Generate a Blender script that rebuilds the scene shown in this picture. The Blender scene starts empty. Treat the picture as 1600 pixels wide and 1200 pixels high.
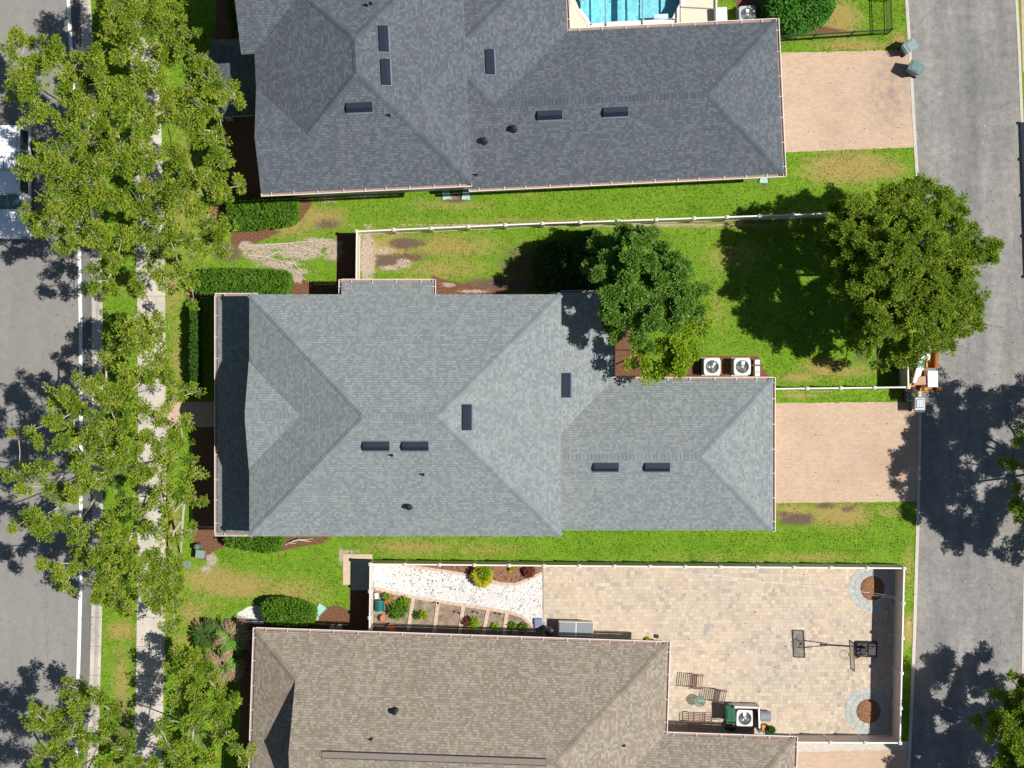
import bpy, math, random
import numpy as np
from mathutils import Vector, Matrix
R = math.radians
H = 86.0          # height of the drone above the ground
S = 30.0          # ground pixels (1600 wide photo) per metre
random.seed(7); rng = np.random.default_rng(7)
scene = bpy.context.scene
COL = scene.collection

def P(px, py, h=0.0):
    k = (1 - h / H) / S
    return Vector(((px - 800) * k, (600 - py) * k, h))

# ------------------------------------------------------------------ mesh builder
class MB:
    def __init__(s): s.v = []; s.f = []; s.uv = {}; s.mi = []; s.cur = 0; s.smooth = False
    def add(s, verts, faces, uvs=None):
        b = len(s.v); s.v += [tuple(p) for p in verts]
        for i, f in enumerate(faces):
            if uvs: s.uv[len(s.f)] = uvs[i]
            s.f.append(tuple(b + j for j in f)); s.mi.append(s.cur)
        return s
    def box(s, c, size, rz=0.0, taper=1.0, tilt=None):
        hx, hy, hz = size[0] / 2, size[1] / 2, size[2] / 2
        vs = []
        for z, t in ((-hz, 1.0), (hz, taper)):
            for x, y in ((-hx, -hy), (hx, -hy), (hx, hy), (-hx, hy)): vs.append(Vector((x * t, y * t, z)))
        m = Matrix.Rotation(rz, 3, 'Z')
        if tilt is not None: m = m @ tilt
        c = Vector(c)
        return s.add([c + m @ v for v in vs], [(3, 2, 1, 0), (4, 5, 6, 7), (0, 1, 5, 4), (1, 2, 6, 5), (2, 3, 7, 6), (3, 0, 4, 7)])
    def rbox(s, c, size, rz=0.0, bev=0.03, taper=1.0):
        # box with bevelled vertical corners and a bevelled top rim
        hx, hy, hz = size[0] / 2, size[1] / 2, size[2] / 2
        m = Matrix.Rotation(rz, 3, 'Z'); c = Vector(c); rings = []
        for z, ins, t in ((-hz, 0, 1.0), (hz - bev, 0, taper), (hz - bev * .3, bev * .35, taper), (hz, bev, taper)):
            ring = []
            for sx, sy in ((-1, -1), (1, -1), (1, 1), (-1, 1)):
                cx, cy = sx * (hx * t - bev), sy * (hy * t - bev)
                a0 = math.atan2(sy, sx) - math.pi / 4
                for k in range(4):
                    a = a0 + k * math.pi / 6
                    r = max(bev - ins, .001)
                    ring.append(c + m @ Vector((cx + r * math.cos(a), cy + r * math.sin(a), z)))
            rings.append(ring)
        return s.loft(rings)
    def loft(s, rings, caps=True):
        n = len(rings[0]); vs = [p for r in rings for p in r]; fs = []
        for i in range(len(rings) - 1):
            for j in range(n):
                k = (j + 1) % n
                fs.append((i * n + j, i * n + k, (i + 1) * n + k, (i + 1) * n + j))
        if caps:
            fs.append(tuple(reversed(range(n)))); fs.append(tuple((len(rings) - 1) * n + j for j in range(n)))
        return s.add(vs, fs)
    def lathe(s, c, prof, n=16, caps=True):
        c = Vector(c)
        return s.loft([[c + Vector((r * math.cos(2 * math.pi * j / n), r * math.sin(2 * math.pi * j / n), z)) for j in range(n)] for r, z in prof], caps)
    def tube(s, pts, r, n=6, r2=None):
        pts = [Vector(p) for p in pts]; rings = []
        for i, p in enumerate(pts):
            d = (pts[min(i + 1, len(pts) - 1)] - pts[max(i - 1, 0)]).normalized()
            a = d.cross(Vector((0, 0, 1)))
            if a.length < .05: a = d.cross(Vector((0, 1, 0)))
            a.normalize(); b = d.cross(a)
            t = i / max(1, len(pts) - 1); rr = r if r2 is None else r + (r2 - r) * t
            rings.append([p + a * rr * math.cos(2 * math.pi * j / n) + b * rr * math.sin(2 * math.pi * j / n) for j in range(n)])
        return s.loft(rings)
    def bar(s, p, q, w, h):
        p, q = Vector(p), Vector(q); d = (q - p).normalized()
        a = d.cross(Vector((0, 0, 1)))
        if a.length < .01: a = Vector((1, 0, 0))
        a.normalize(); b = a.cross(d)
        ring = lambda c: [c - a * w / 2 - b * h / 2, c + a * w / 2 - b * h / 2, c + a * w / 2 + b * h / 2, c - a * w / 2 + b * h / 2]
        return s.loft([ring(p), ring(q)])
    def poly(s, pts): return s.add(pts, [tuple(range(len(pts)))])
    def prism(s, pts, z0, z1):
        n = len(pts); ar = sum(pts[i][0] * pts[(i + 1) % n][1] - pts[(i + 1) % n][0] * pts[i][1] for i in range(n))
        if ar < 0: pts = list(reversed(pts))
        return s.loft([[Vector((p[0], p[1], z0)) for p in pts], [Vector((p[0], p[1], z1)) for p in pts]])
    def build(s, name, mats, parent=None, smooth=False):
        off = Vector((0, 0, 0))
        if parent is not None:
            r = parent
            while r.parent: r = r.parent
            off = Vector(r.get('_base', (0, 0, 0)))
        me = bpy.data.meshes.new(name)
        me.from_pydata([tuple(Vector(p) - off) for p in s.v], [], s.f)
        if not isinstance(mats, (list, tuple)): mats = [mats]
        for m in mats: me.materials.append(m)
        if len(mats) > 1: me.polygons.foreach_set('material_index', s.mi)
        if s.uv:
            l = me.uv_layers.new(name='UVMap')
            for fi, uvs in s.uv.items():
                for li, uv in zip(me.polygons[fi].loop_indices, uvs): l.data[li].uv = uv
        if smooth or s.smooth: me.polygons.foreach_set('use_smooth', [True] * len(s.f))
        me.update()
        o = bpy.data.objects.new(name, me); COL.objects.link(o)
        if parent is not None: o.parent = parent
        return o

def tag(o, label=None, cat=None, group=None, kind=None):
    if label: o['label'] = label
    if cat: o['category'] = cat
    if group: o['group'] = group
    if kind: o['kind'] = kind
    return o
def thing(name, label, cat, loc=(0, 0, 0), rz=0.0, group=None, world=True):
    o = bpy.data.objects.new(name, None); COL.objects.link(o)
    o.location = loc; o.rotation_euler = (0, 0, rz); o.empty_display_size = .3
    if world: o['_base'] = tuple(loc)
    return tag(o, label, cat, group)
def copy_tree(o, parent=None):
    c = o.copy(); COL.objects.link(c)
    if parent is not None: c.parent = parent
    for ch in [x for x in o.children]: copy_tree(ch, c)
    return c
def structure(o): o['kind'] = 'structure'; return o

# ------------------------------------------------------------------ node helper
class NT:
    def __init__(s, name):
        s.m = bpy.data.materials.new(name); s.m.use_nodes = True
        s.t = s.m.node_tree; s.t.nodes.clear()
        s.out = s.t.nodes.new('ShaderNodeOutputMaterial')
    def n(s, typ, ins=None, out=0, **props):
        nd = s.t.nodes.new('ShaderNode' + typ)
        for k, v in props.items(): setattr(nd, k, v)
        for k, v in (ins or {}).items():
            sock = nd.inputs[k]
            if isinstance(v, bpy.types.NodeSocket): s.t.links.new(v, sock)
            elif isinstance(v, (tuple, list)) and len(v) == 3 and sock.type == 'RGBA': sock.default_value = (*v, 1)
            else: sock.default_value = v
        return nd.outputs[out]
    def m_(s, op, a, b=0.0, c=0.0, clamp=False):
        return s.n('Math', {0: a, 1: b, 2: c}, operation=op, use_clamp=clamp)
    def mix(s, f, a, b, bt='MIX'):
        nd = s.t.nodes.new('ShaderNodeMix'); nd.data_type = 'RGBA'; nd.blend_type = bt; nd.clamp_factor = True
        for sock, v in ((nd.inputs[0], f), (nd.inputs[6], a), (nd.inputs[7], b)):
            if isinstance(v, bpy.types.NodeSocket): s.t.links.new(v, sock)
            elif isinstance(v, (tuple, list)): sock.default_value = (*v[:3], 1)
            else: sock.default_value = v
        return nd.outputs[2]
    def ramp(s, f, stops, interp='LINEAR'):
        nd = s.t.nodes.new('ShaderNodeValToRGB'); cr = nd.color_ramp; cr.interpolation = interp
        while len(cr.elements) < len(stops): cr.elements.new(.5)
        for e, (p, c) in zip(cr.elements, stops):
            e.position = p; e.color = (*c, 1) if isinstance(c, (tuple, list)) else (c, c, c, 1)
        s.t.links.new(f, nd.inputs[0]); return nd.outputs[0]
    def pos(s): return s.n('NewGeometry')
    def noise(s, scale, vec=None, detail=4, rough=.55, out=0, dist=0.0):
        d = {'Scale': scale, 'Detail': detail, 'Roughness': rough, 'Distortion': dist}
        if vec is None: vec = s.pos()
        d['Vector'] = vec
        return s.n('TexNoise', d, out)
    def mapv(s, scale=(1, 1, 1), rot=0.0, vec=None):
        return s.n('Mapping', {'Vector': vec or s.pos(), 'Scale': scale, 'Rotation': (0, 0, rot)})
    def bump(s, h, strength=.3, dist=.02): return s.n('Bump', {'Height': h, 'Strength': strength, 'Distance': dist})
    def pbr(s, col, rough=.8, normal=None, spec=.3, metal=0.0, **kw):
        d = {'Base Color': col, 'Roughness': rough, 'Specular IOR Level': spec, 'Metallic': metal}
        if normal is not None: d['Normal'] = normal
        d.update(kw)
        sh = s.n('BsdfPrincipled', d); s.t.links.new(sh, s.out.inputs[0]); return s.m

def plain(name, col, rough=.6, spec=.4, metal=0.0, var=.12, scale=6.0):
    t = NT(name); n = t.noise(scale); n2 = t.noise(scale * 9)
    f = t.m_('MULTIPLY_ADD', n, .7, t.m_('MULTIPLY', n2, .3))
    c = t.mix(f, tuple(x * (1 - 1.6 * var) for x in col), tuple(min(1, x * (1 + 1.6 * var)) for x in col))
    return t.pbr(c, rough, spec=spec, metal=metal)

M = {}
def shingle(name, dark, mid, light, tint=(1, 1, 1), streak=.12):
    t = NT(name)
    uv = t.n('UVMap', uv_map='UVMap'); sp = t.t.nodes.new('ShaderNodeSeparateXYZ'); t.t.links.new(uv, sp.inputs[0])
    u, v = sp.outputs[0], sp.outputs[1]
    vr = t.m_('DIVIDE', v, .13); row = t.m_('FLOOR', vr); fv = t.m_('FRACT', vr)
    rr = t.n('TexWhiteNoise', {'W': row}, noise_dimensions='1D')
    uu = t.m_('MULTIPLY_ADD', rr, 13.7, t.m_('DIVIDE', u, .14)); col = t.m_('FLOOR', uu); fu = t.m_('FRACT', uu)
    cell = t.n('CombineXYZ', {0: col, 1: row, 2: 0.0})
    wn = t.n('TexWhiteNoise', {'Vector': cell}, noise_dimensions='2D')
    cb = t.n('CombineXYZ', {0: t.m_('FLOOR', t.m_('DIVIDE', uu, 3.0)), 1: row, 2: 4.0})
    wn2 = t.n('TexWhiteNoise', {'Vector': cb}, noise_dimensions='3D')
    val = t.m_('MULTIPLY_ADD', wn, .9, t.m_('MULTIPLY', wn2, .1))
    c = t.ramp(val, [(.08, dark), (.5, mid), (.92, light)])
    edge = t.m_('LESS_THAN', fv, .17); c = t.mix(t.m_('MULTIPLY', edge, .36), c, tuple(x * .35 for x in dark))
    tab = t.m_('LESS_THAN', fu, .09); c = t.mix(t.m_('MULTIPLY', tab, .25), c, tuple(x * .5 for x in dark))
    big = t.noise(.45, detail=5); c = t.mix(t.m_('MULTIPLY', t.ramp(big, [(.35, 0), (.7, 1)]), streak), c, tuple(x * .6 for x in mid))
    warm = t.noise(.8, detail=3); c = t.mix(t.m_('MULTIPLY', t.ramp(warm, [(.5, 0), (.75, 1)]), .22), c, (mid[0] * 1.2, mid[1] * 1.02, mid[2] * .82))
    sv = t.noise(1.0, vec=t.n('Mapping', {'Vector': uv, 'Scale': (1.6, .16, 1)}), detail=5, rough=.7); c = t.mix(t.m_('MULTIPLY', t.ramp(sv, [(.45, 0), (.75, 1)]), .22), c, tuple(x * .68 for x in mid))
    sv2 = t.noise(1.0, vec=t.n('Mapping', {'Vector': uv, 'Scale': (2.3, .3, 1)}), detail=4); c = t.mix(t.m_('MULTIPLY', t.ramp(sv2, [(.55, 0), (.8, 1)]), .25), c, tuple(x * 1.3 for x in mid))
    gr = t.noise(60, detail=2); c = t.mix(.18, c, t.ramp(gr, [(.3, .1), (.7, .9)]), 'OVERLAY')
    hgt = t.m_('ADD', t.m_('MULTIPLY', t.m_('SUBTRACT', 1.0, fv), .8), t.m_('MULTIPLY', wn, .35))
    return t.pbr(c, .92, t.bump(hgt, .55, .02), spec=.15)
def caps(name, dark, light):
    t = NT(name); r = t.n('NewGeometry', out=8) if False else None
    g = t.t.nodes.new('ShaderNodeNewGeometry'); rp = g.outputs['Random Per Island']
    return t.pbr(t.ramp(rp, [(0, dark), (.6, tuple((a + b) / 2 for a, b in zip(dark, light))), (1, light)]), .9, spec=.15)
GREY = ((.172, .197, .207), (.208, .236, .244), (.256, .286, .29))
NAVY = ((.078, .09, .108), (.098, .112, .131), (.132, .149, .169))
BRN = ((.205, .172, .136), (.256, .22, .177), (.325, .29, .24))
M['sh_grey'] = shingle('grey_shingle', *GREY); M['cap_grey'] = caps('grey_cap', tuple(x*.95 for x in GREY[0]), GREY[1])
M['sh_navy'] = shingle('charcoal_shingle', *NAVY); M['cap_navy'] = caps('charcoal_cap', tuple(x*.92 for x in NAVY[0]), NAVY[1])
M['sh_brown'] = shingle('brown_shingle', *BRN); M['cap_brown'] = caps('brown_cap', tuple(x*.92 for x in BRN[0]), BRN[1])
M['white'] = plain('white_metal', (.66, .61, .58), .45)
M['gutter_in'] = plain('gutter_trough', (.3, .2, .17), .8)
M['stucco'] = plain('stucco', (.55, .48, .38), .9, scale=3)
M['stucco_grey'] = plain('stucco_grey', (.48, .46, .42), .9, scale=3)
M['vinyl'] = plain('cream_vinyl', (.72, .62, .55), .45, var=.06)
M['vinyl_white'] = plain('white_vinyl', (.69, .645, .6), .45, var=.05)
M['vent'] = plain('slate_vent_metal', (.012, .02, .036), .6, spec=.25)
M['vent_lit'] = plain('lit_vent_metal', (.12, .15, .19), .5)  # lit copy of the vent metal, for painted bright edges
M['black'] = plain('black_plastic', (.012, .013, .015), .45)
M['black_metal'] = plain('black_metal', (.015, .015, .016), .4)
M['bronze'] = plain('bronze_metal', (.09, .04, .03), .45)
M['glass_dark'] = plain('window_glass', (.02, .03, .04), .08, spec=.6)
M['teal_glass'] = plain('windscreen_glass', (.012, .05, .06), .06, spec=.6)
M['car_white'] = plain('white_paint', (.8, .82, .85), .25, var=.02)
M['rubber'] = plain('tyre_rubber', (.02, .02, .02), .8)
M['chrome'] = plain('grey_rim', (.4, .4, .42), .3, metal=.8)
M['ac_case'] = plain('condenser_case', (.62, .61, .58), .5)
M['ac_grey'] = plain('condenser_grey_case', (.36, .4, .4), .5)  # even grey casing, also used for the fan guards
M['ac_dark'] = plain('condenser_inside', (.02, .022, .025), .6)
M['fan_metal'] = plain('fan_metal', (.42, .45, .5), .3, metal=.6)
M['concrete'] = plain('pale_concrete', (.46, .42, .37), .9, var=.2, scale=4)
M['bin_grey'] = plain('cart_grey', (.2, .25, .27), .45, var=.25, scale=14)
M['bin_green'] = plain('cart_green', (.1, .17, .17), .5, var=.3, scale=14)
M['green_lid'] = plain('green_lid', (.012, .1, .045), .35)
M['utility_green'] = plain('utility_green', (.18, .26, .22), .6)
M['mint'] = plain('mint_plastic', (.3, .48, .43), .6)
M['teal'] = plain('teal_plastic', (.01, .16, .15), .4)
M['card'] = plain('cardboard', (.47, .22, .06), .85, var=.15, scale=8)
M['card_dull'] = plain('dull_cardboard', (.38, .24, .17), .85, var=.2, scale=8)
M['foam'] = plain('white_foam', (.78, .82, .84), .7, var=.04)
M['terracotta'] = plain('terracotta', (.42, .17, .08), .8, var=.2)
M['grey_panel'] = plain('grey_panel', (.2, .22, .24), .35)
M['garage'] = plain('garage_panel', (.6, .57, .52), .6)
M['bag'] = plain('black_bag', (.012, .012, .014), .25, spec=.7)
M['foil'] = plain('silver_cover', (.32, .34, .36), .3, metal=.5, var=.3, scale=9)
M['clearboard'] = None
M['soil_wood'] = plain('edging_paver', (.5, .38, .29), .9, var=.2, scale=5)
M['rope'] = plain('rope', (.7, .68, .62), .8)

def pavers(name, cols, bw, bh, rot=0.0, mortar=(.3, .24, .18), stain=.25, spot=None):
    t = NT(name)
    mp = t.mapv(rot=rot); sp = t.t.nodes.new('ShaderNodeSeparateXYZ'); t.t.links.new(mp, sp.inputs[0])
    x, y = sp.outputs[0], sp.outputs[1]
    vr = t.m_('DIVIDE', y, bh); row = t.m_('FLOOR', vr); fv = t.m_('FRACT', vr)
    uu = t.m_('ADD', t.m_('DIVIDE', x, bw), t.m_('MULTIPLY', t.m_('PINGPONG', row, 1.0), .5)); col = t.m_('FLOOR', uu); fu = t.m_('FRACT', uu)
    wn = t.n('TexWhiteNoise', {'Vector': t.n('CombineXYZ', {0: col, 1: row, 2: 1.0})}, noise_dimensions='3D')
    c = t.ramp(wn, [(i / (len(cols) - 1), k) for i, k in enumerate(cols)])
    j = t.m_('MAXIMUM', t.m_('LESS_THAN', fu, .07), t.m_('LESS_THAN', fv, .13))
    c = t.mix(t.m_('MULTIPLY', j, .85), c, mortar)
    b = t.noise(.28, detail=7, rough=.6); c = t.mix(t.m_('MULTIPLY', t.ramp(b, [(.46, 0), (.68, 1)]), stain), c, tuple(k * .45 for k in cols[0]))
    if spot:
        dd = t.n('VectorMath', {0: t.n('VectorMath', {0: t.pos(), 1: (*spot, 0)}, operation='SUBTRACT'), 1: (1, .6, 0)}, operation='MULTIPLY'); ln_ = t.n('VectorMath', {0: dd}, 1, operation='LENGTH')
        k = t.m_('MULTIPLY', t.ramp(t.m_('DIVIDE', ln_, 1.6), [(.2, 1), (1, 0)]), t.ramp(t.noise(2.2, detail=6, rough=.7), [(.38, 0), (.62, 1)])); c = t.mix(t.m_('MULTIPLY', k, .75), c, (.2, .17, .15))
    b2 = t.noise(.9, vec=t.mapv((1, 1, 1)), detail=3); c = t.mix(t.m_('MULTIPLY', t.ramp(b2, [(.5, 0), (.7, 1)]), .25), c, (cols[-1][0] * 1.02, cols[-1][1] * .9, cols[-1][2] * .7))
    g = t.noise(25, detail=3); c = t.mix(.12, c, t.ramp(g, [(.3, .2), (.7, .8)]), 'OVERLAY')
    return t.pbr(c, .9, t.bump(t.m_('SUBTRACT', 1.0, j), .3, .006), spec=.15)
def patio(name):
    t = NT(name)
    mp = t.mapv(rot=R(-.6)); sp = t.t.nodes.new('ShaderNodeSeparateXYZ'); t.t.links.new(mp, sp.inputs[0])
    x, y = sp.outputs[0], sp.outputs[1]
    vr = t.m_('DIVIDE', y, .2); row = t.m_('FLOOR', vr); fv = t.m_('FRACT', vr)
    rr = t.n('TexWhiteNoise', {'W': row}, noise_dimensions='1D')
    uu = t.m_('MULTIPLY_ADD', rr, 9.1, t.m_('DIVIDE', x, .43)); col = t.m_('FLOOR', uu); fu = t.m_('FRACT', uu)
    cr = t.n('TexWhiteNoise', {'Vector': t.n('CombineXYZ', {0: col, 1: row, 2: 9.0})}, noise_dimensions='3D')
    spl = t.m_('MULTIPLY_ADD', cr, .3, .35); sd = t.m_('GREATER_THAN', fu, spl)
    wn = t.n('TexWhiteNoise', {'Vector': t.n('CombineXYZ', {0: t.m_('MULTIPLY_ADD', col, 2.0, sd), 1: row, 2: 2.0})}, noise_dimensions='3D')
    c = t.ramp(wn, [(0, (.31, .285, .26)), (.14, (.42, .345, .27)), (.36, (.47, .395, .31)), (.6, (.5, .425, .33)), (.8, (.41, .32, .25)), (1, (.54, .47, .37))])
    j = t.m_('MAXIMUM', t.m_('LESS_THAN', fu, .04), t.m_('LESS_THAN', fv, .09))
    j = t.m_('MAXIMUM', j, t.m_('LESS_THAN', t.m_('ABSOLUTE', t.m_('SUBTRACT', fu, spl)), .025))
    c = t.mix(t.m_('MULTIPLY', j, .5), c, (.28, .23, .18))
    b = t.noise(.7, detail=5); c = t.mix(t.m_('MULTIPLY', t.ramp(b, [(.4, 0), (.75, 1)]), .3), c, (.36, .34, .31))
    b = t.noise(.33, vec=t.mapv((1, 1.3, 1)), detail=4); c = t.mix(t.m_('MULTIPLY', t.ramp(b, [(.45, 0), (.7, 1)]), .28), c, (.66, .5, .34))
    g = t.noise(22, detail=3); c = t.mix(.25, c, t.ramp(g, [(.3, .2), (.7, .8)]), 'OVERLAY')
    return t.pbr(c, .85, t.bump(t.m_('SUBTRACT', 1.0, j), .3, .008), spec=.2)
PINK = [(.445, .325, .237), (.475, .352, .26), (.49, .367, .274), (.51, .385, .29)]
M['paver_drive'] = pavers('driveway_paver', PINK, .205, .105, mortar=(.33, .235, .17))
M['paver_drive_tilt'] = pavers('driveway_paver_tilted', PINK, .205, .105, rot=R(-2.4), mortar=(.33, .235, .17), stain=.3, spot=(19.6, 14.9))
M['patio'] = patio('patio_paver')
M['blue_paver'] = pavers('grey_blue_paver', [(.33, .38, .4), (.4, .43, .43), (.46, .47, .45)], .24, .14, rot=R(38))

def asphalt(name, base, lo, hi, warm, crack=.5, grit=1.0):
    t = NT(name)
    a = t.noise(1.0, vec=t.mapv((.9, .12, 1)), detail=6, rough=.6); b = t.noise(.22, detail=5, rough=.65)
    f = t.m_('MULTIPLY_ADD', a, .55, t.m_('MULTIPLY', b, .45))
    c = t.ramp(f, [(.33, lo), (.5, base), (.68, hi)])
    pw = t.noise(.55, detail=7, rough=.7); c = t.mix(t.m_('MULTIPLY', t.ramp(pw, [(.56, 0), (.7, 1)]), .45 * grit), c, hi)
    w = t.noise(.16, vec=t.mapv((1, .4, 1)), detail=3); c = t.mix(t.m_('MULTIPLY', t.ramp(w, [(.45, 0), (.7, 1)]), .5), c, warm)
    mo = t.noise(2.6, detail=6, rough=.75); c = t.mix(.35 * grit, c, t.ramp(mo, [(.32, .2), (.68, .8)]), 'OVERLAY')
    g = t.noise(24, detail=4, rough=.8); c = t.mix(.55 * grit, c, t.ramp(g, [(.28, .12), (.72, .88)]), 'OVERLAY')
    sp = t.n('TexVoronoi', {'Vector': t.pos(), 'Scale': 1.1}); s2 = t.m_('LESS_THAN', sp, .045); c = t.mix(t.m_('MULTIPLY', s2, .55), c, tuple(x * 1.7 for x in hi))
    v = t.n('TexVoronoi', {'Vector': t.n('VectorMath', {0: t.pos(), 1: t.n('VectorMath', {0: t.noise(1.2, out=1), 1: (.8, .8, 0)}, operation='MULTIPLY')}, operation='ADD'), 'Scale': .17}, feature='DISTANCE_TO_EDGE')
    c = t.mix(t.m_('MULTIPLY', t.m_('LESS_THAN', v, .0022), crack), c, tuple(x * .4 for x in lo))
    return t.pbr(c, .88, t.bump(g, .25, .006), spec=.2)
M['asphalt_street'] = asphalt('street_asphalt', (.212, .205, .194), (.185, .18, .172), (.235, .226, .21), (.228, .212, .19), .25, .4)
M['asphalt_alley'] = asphalt('alley_asphalt', (.2, .196, .192), (.122, .124, .128), (.3, .29, .275), (.24, .225, .2), .2)
M['apron'] = asphalt('worn_apron', (.205, .198, .19), (.14, .14, .142), (.27, .257, .24), (.225, .208, .185), .3)
M['gutter_asphalt'] = asphalt('gutter_strip', (.15, .145, .142), (.12, .12, .12), (.18, .17, .165), (.17, .155, .14), .2, .4)
def sidewalk():
    t = NT('sidewalk_concrete')
    a = t.noise(.8, detail=6, rough=.65); c = t.ramp(a, [(.3, (.34, .3, .26)), (.5, (.46, .42, .36)), (.7, (.54, .5, .44))])
    sp = t.t.nodes.new('ShaderNodeSeparateXYZ'); t.t.links.new(t.pos(), sp.inputs[0])
    f = t.m_('FRACT', t.m_('DIVIDE', sp.outputs[1], 1.52)); c = t.mix(t.m_('MULTIPLY', t.m_('LESS_THAN', f, .02), .7), c, (.12, .1, .08))
    g = t.noise(45, detail=3); c = t.mix(.35, c, t.ramp(g, [(.3, .2), (.7, .8)]), 'OVERLAY')
    return t.pbr(c, .9, spec=.2)
M['sidewalk'] = sidewalk()
def linepaint():
    t = NT('road_line_paint'); n = t.noise(9, detail=5); c = t.mix(t.ramp(n, [(.55, 0), (.75, 1)]), (.78, .77, .74), (.5, .49, .46))
    return t.pbr(c, .7)
M['line'] = linepaint()
def gravel(name, a, b, c_, sc=26):
    t = NT(name); v = t.t.nodes.new('ShaderNodeTexVoronoi'); v.inputs['Scale'].default_value = sc; t.t.links.new(t.pos(), v.inputs['Vector'])
    r = t.n('TexWhiteNoise', {'Vector': v.outputs['Color']}, noise_dimensions='3D')
    c = t.ramp(r, [(.0, c_), (.09, a), (.55, b), (1, b)])
    n = t.noise(1.3, detail=4); c = t.mix(t.m_('MULTIPLY', t.ramp(n, [(.5, 0), (.75, 1)]), .25), c, tuple(x * .6 for x in a))
    return t.pbr(c, .85, t.bump(v.outputs['Distance'], .8, .02))
M['gravel'] = gravel('white_gravel', (.45, .44, .43), (.62, .61, .6), (.12, .1, .09), 17)
M['mulch'] = gravel('brown_mulch', (.13, .07, .045), (.24, .125, .075), (.03, .02, .015), 14)
def soil():
    t = NT('garden_soil'); a = t.noise(3, detail=7, rough=.7); c = t.ramp(a, [(.3, (.11, .08, .06)), (.5, (.24, .19, .145)), (.7, (.33, .27, .21))])
    return t.pbr(c, .95, t.bump(a, .6, .05), spec=.1)
M['soil'] = soil()
M['mulch_red'] = gravel('red_brown_mulch', (.16, .075, .035), (.26, .13, .07), (.05, .025, .015), 20)

def lawn():
    t = NT('lawn_ground')
    at = t.t.nodes.new('ShaderNodeAttribute'); at.attribute_name = 'cover'
    sp = t.t.nodes.new('ShaderNodeSeparateColor'); t.t.links.new(at.outputs['Color'], sp.inputs[0])
    al = at.outputs['Alpha']
    n1 = t.noise(1.1, detail=6, rough=.65); n2 = t.noise(9, detail=5, rough=.7); n3 = t.noise(17, detail=4, rough=.8); n4 = t.noise(.35, detail=3)
    nm = t.noise(3.6, detail=6, rough=.75)
    g = t.ramp(t.m_('MULTIPLY_ADD', n2, .35, t.m_('MULTIPLY_ADD', nm, .4, t.m_('MULTIPLY', n1, .25))), [(.34, (.058, .14, .008)), (.45, (.11, .22, .014)), (.56, (.175, .285, .024)), (.68, (.28, .34, .06))])
    g = t.mix(t.m_('MULTIPLY', t.ramp(n4, [(.42, 0), (.66, 1)]), .4), g, (.085, .2, .008))
    st = t.noise(1.0, vec=t.mapv((.25, 3.2, 1)), detail=2); g = t.mix(t.m_('MULTIPLY', t.ramp(st, [(.4, 0), (.62, 1)]), .22), g, (.14, .25, .012))
    g = t.mix(.75, g, t.ramp(n3, [(.27, .06), (.73, .94)]), 'OVERLAY')
    def th(mask, width=.25, amt=.75):
        nn = t.m_('MULTIPLY_ADD', n2, .4, t.m_('MULTIPLY_ADD', nm, .4, t.m_('MULTIPLY', n1, .2)))
        x = t.m_('ADD', mask, t.m_('MULTIPLY', t.m_('SUBTRACT', nn, .5), amt * 2.2))
        return t.m_('DIVIDE', t.m_('SUBTRACT', x, .5 - width), 2 * width, clamp=True)
    dry = t.ramp(n3, [(.3, (.2, .15, .045)), (.5, (.34, .25, .085)), (.72, (.46, .34, .15))])
    g = t.mix(t.m_('MULTIPLY', th(sp.outputs[0], .22, 1.05), .85), g, dry)
    sl = t.ramp(t.noise(16, detail=5, rough=.7), [(.3, (.05, .032, .022)), (.5, (.13, .09, .065)), (.7, (.23, .17, .125))])
    g = t.mix(th(sp.outputs[1], .14, 1.25), g, sl)
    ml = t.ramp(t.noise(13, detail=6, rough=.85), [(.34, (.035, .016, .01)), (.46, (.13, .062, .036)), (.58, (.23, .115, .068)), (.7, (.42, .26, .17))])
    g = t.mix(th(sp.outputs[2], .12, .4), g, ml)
    sd = t.ramp(t.noise(11, detail=7, rough=.85), [(.33, (.12, .08, .05)), (.44, (.3, .23, .17)), (.56, (.47, .4, .32)), (.68, (.66, .6, .53))])
    g = t.mix(th(al, .12, 1.15), g, sd)
    return t.pbr(g, .9, t.bump(n3, .9, .05), spec=.12)
M['lawn'] = lawn()

def leaf(name, lo, mid, hi, trans=.3, rough=.55, spec=.18):
    t = NT(name); gm = t.t.nodes.new('ShaderNodeNewGeometry')
    n = t.noise(.8, detail=2); n9 = t.noise(3.2, detail=2)
    f = t.m_('MULTIPLY_ADD', gm.outputs['Random Per Island'], .45, t.m_('MULTIPLY_ADD', n, .35, t.m_('MULTIPLY', n9, .25)))
    c = t.ramp(f, [(.12, lo), (.5, mid), (.92, hi)])
    d = t.n('BsdfPrincipled', {'Base Color': c, 'Roughness': rough, 'Specular IOR Level': spec})
    tr = t.n('BsdfTranslucent', {'Color': t.mix(1.0, c, (1.25, 1.25, .6), 'MULTIPLY')})
    sh = t.n('MixShader', {0: trans, 1: d, 2: tr}); t.t.links.new(sh, t.out.inputs[0]); return t.m
M['leaf_oak'] = leaf('street_oak_leaf', (.085, .15, .008), (.195, .29, .018), (.37, .43, .06))
M['leaf_oak_dark'] = leaf('dark_oak_leaf', (.055, .115, .006), (.125, .22, .014), (.25, .34, .04))  # darker leaf tone, mixed in at random
M['leaf_oak_pale'] = leaf('young_oak_leaf', (.13, .19, .01), (.28, .35, .03), (.44, .48, .1))
M['leaf_live'] = leaf('alley_oak_leaf', (.05, .105, .006), (.125, .21, .012), (.27, .34, .035))
M['leaf_mag'] = leaf('glossy_dark_leaf', (.045, .115, .012), (.1, .21, .022), (.2, .32, .05), .25, .45, .25)
M['leaf_lime'] = leaf('lime_leaf', (.11, .21, .008), (.22, .36, .014), (.38, .48, .045), .4)
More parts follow.
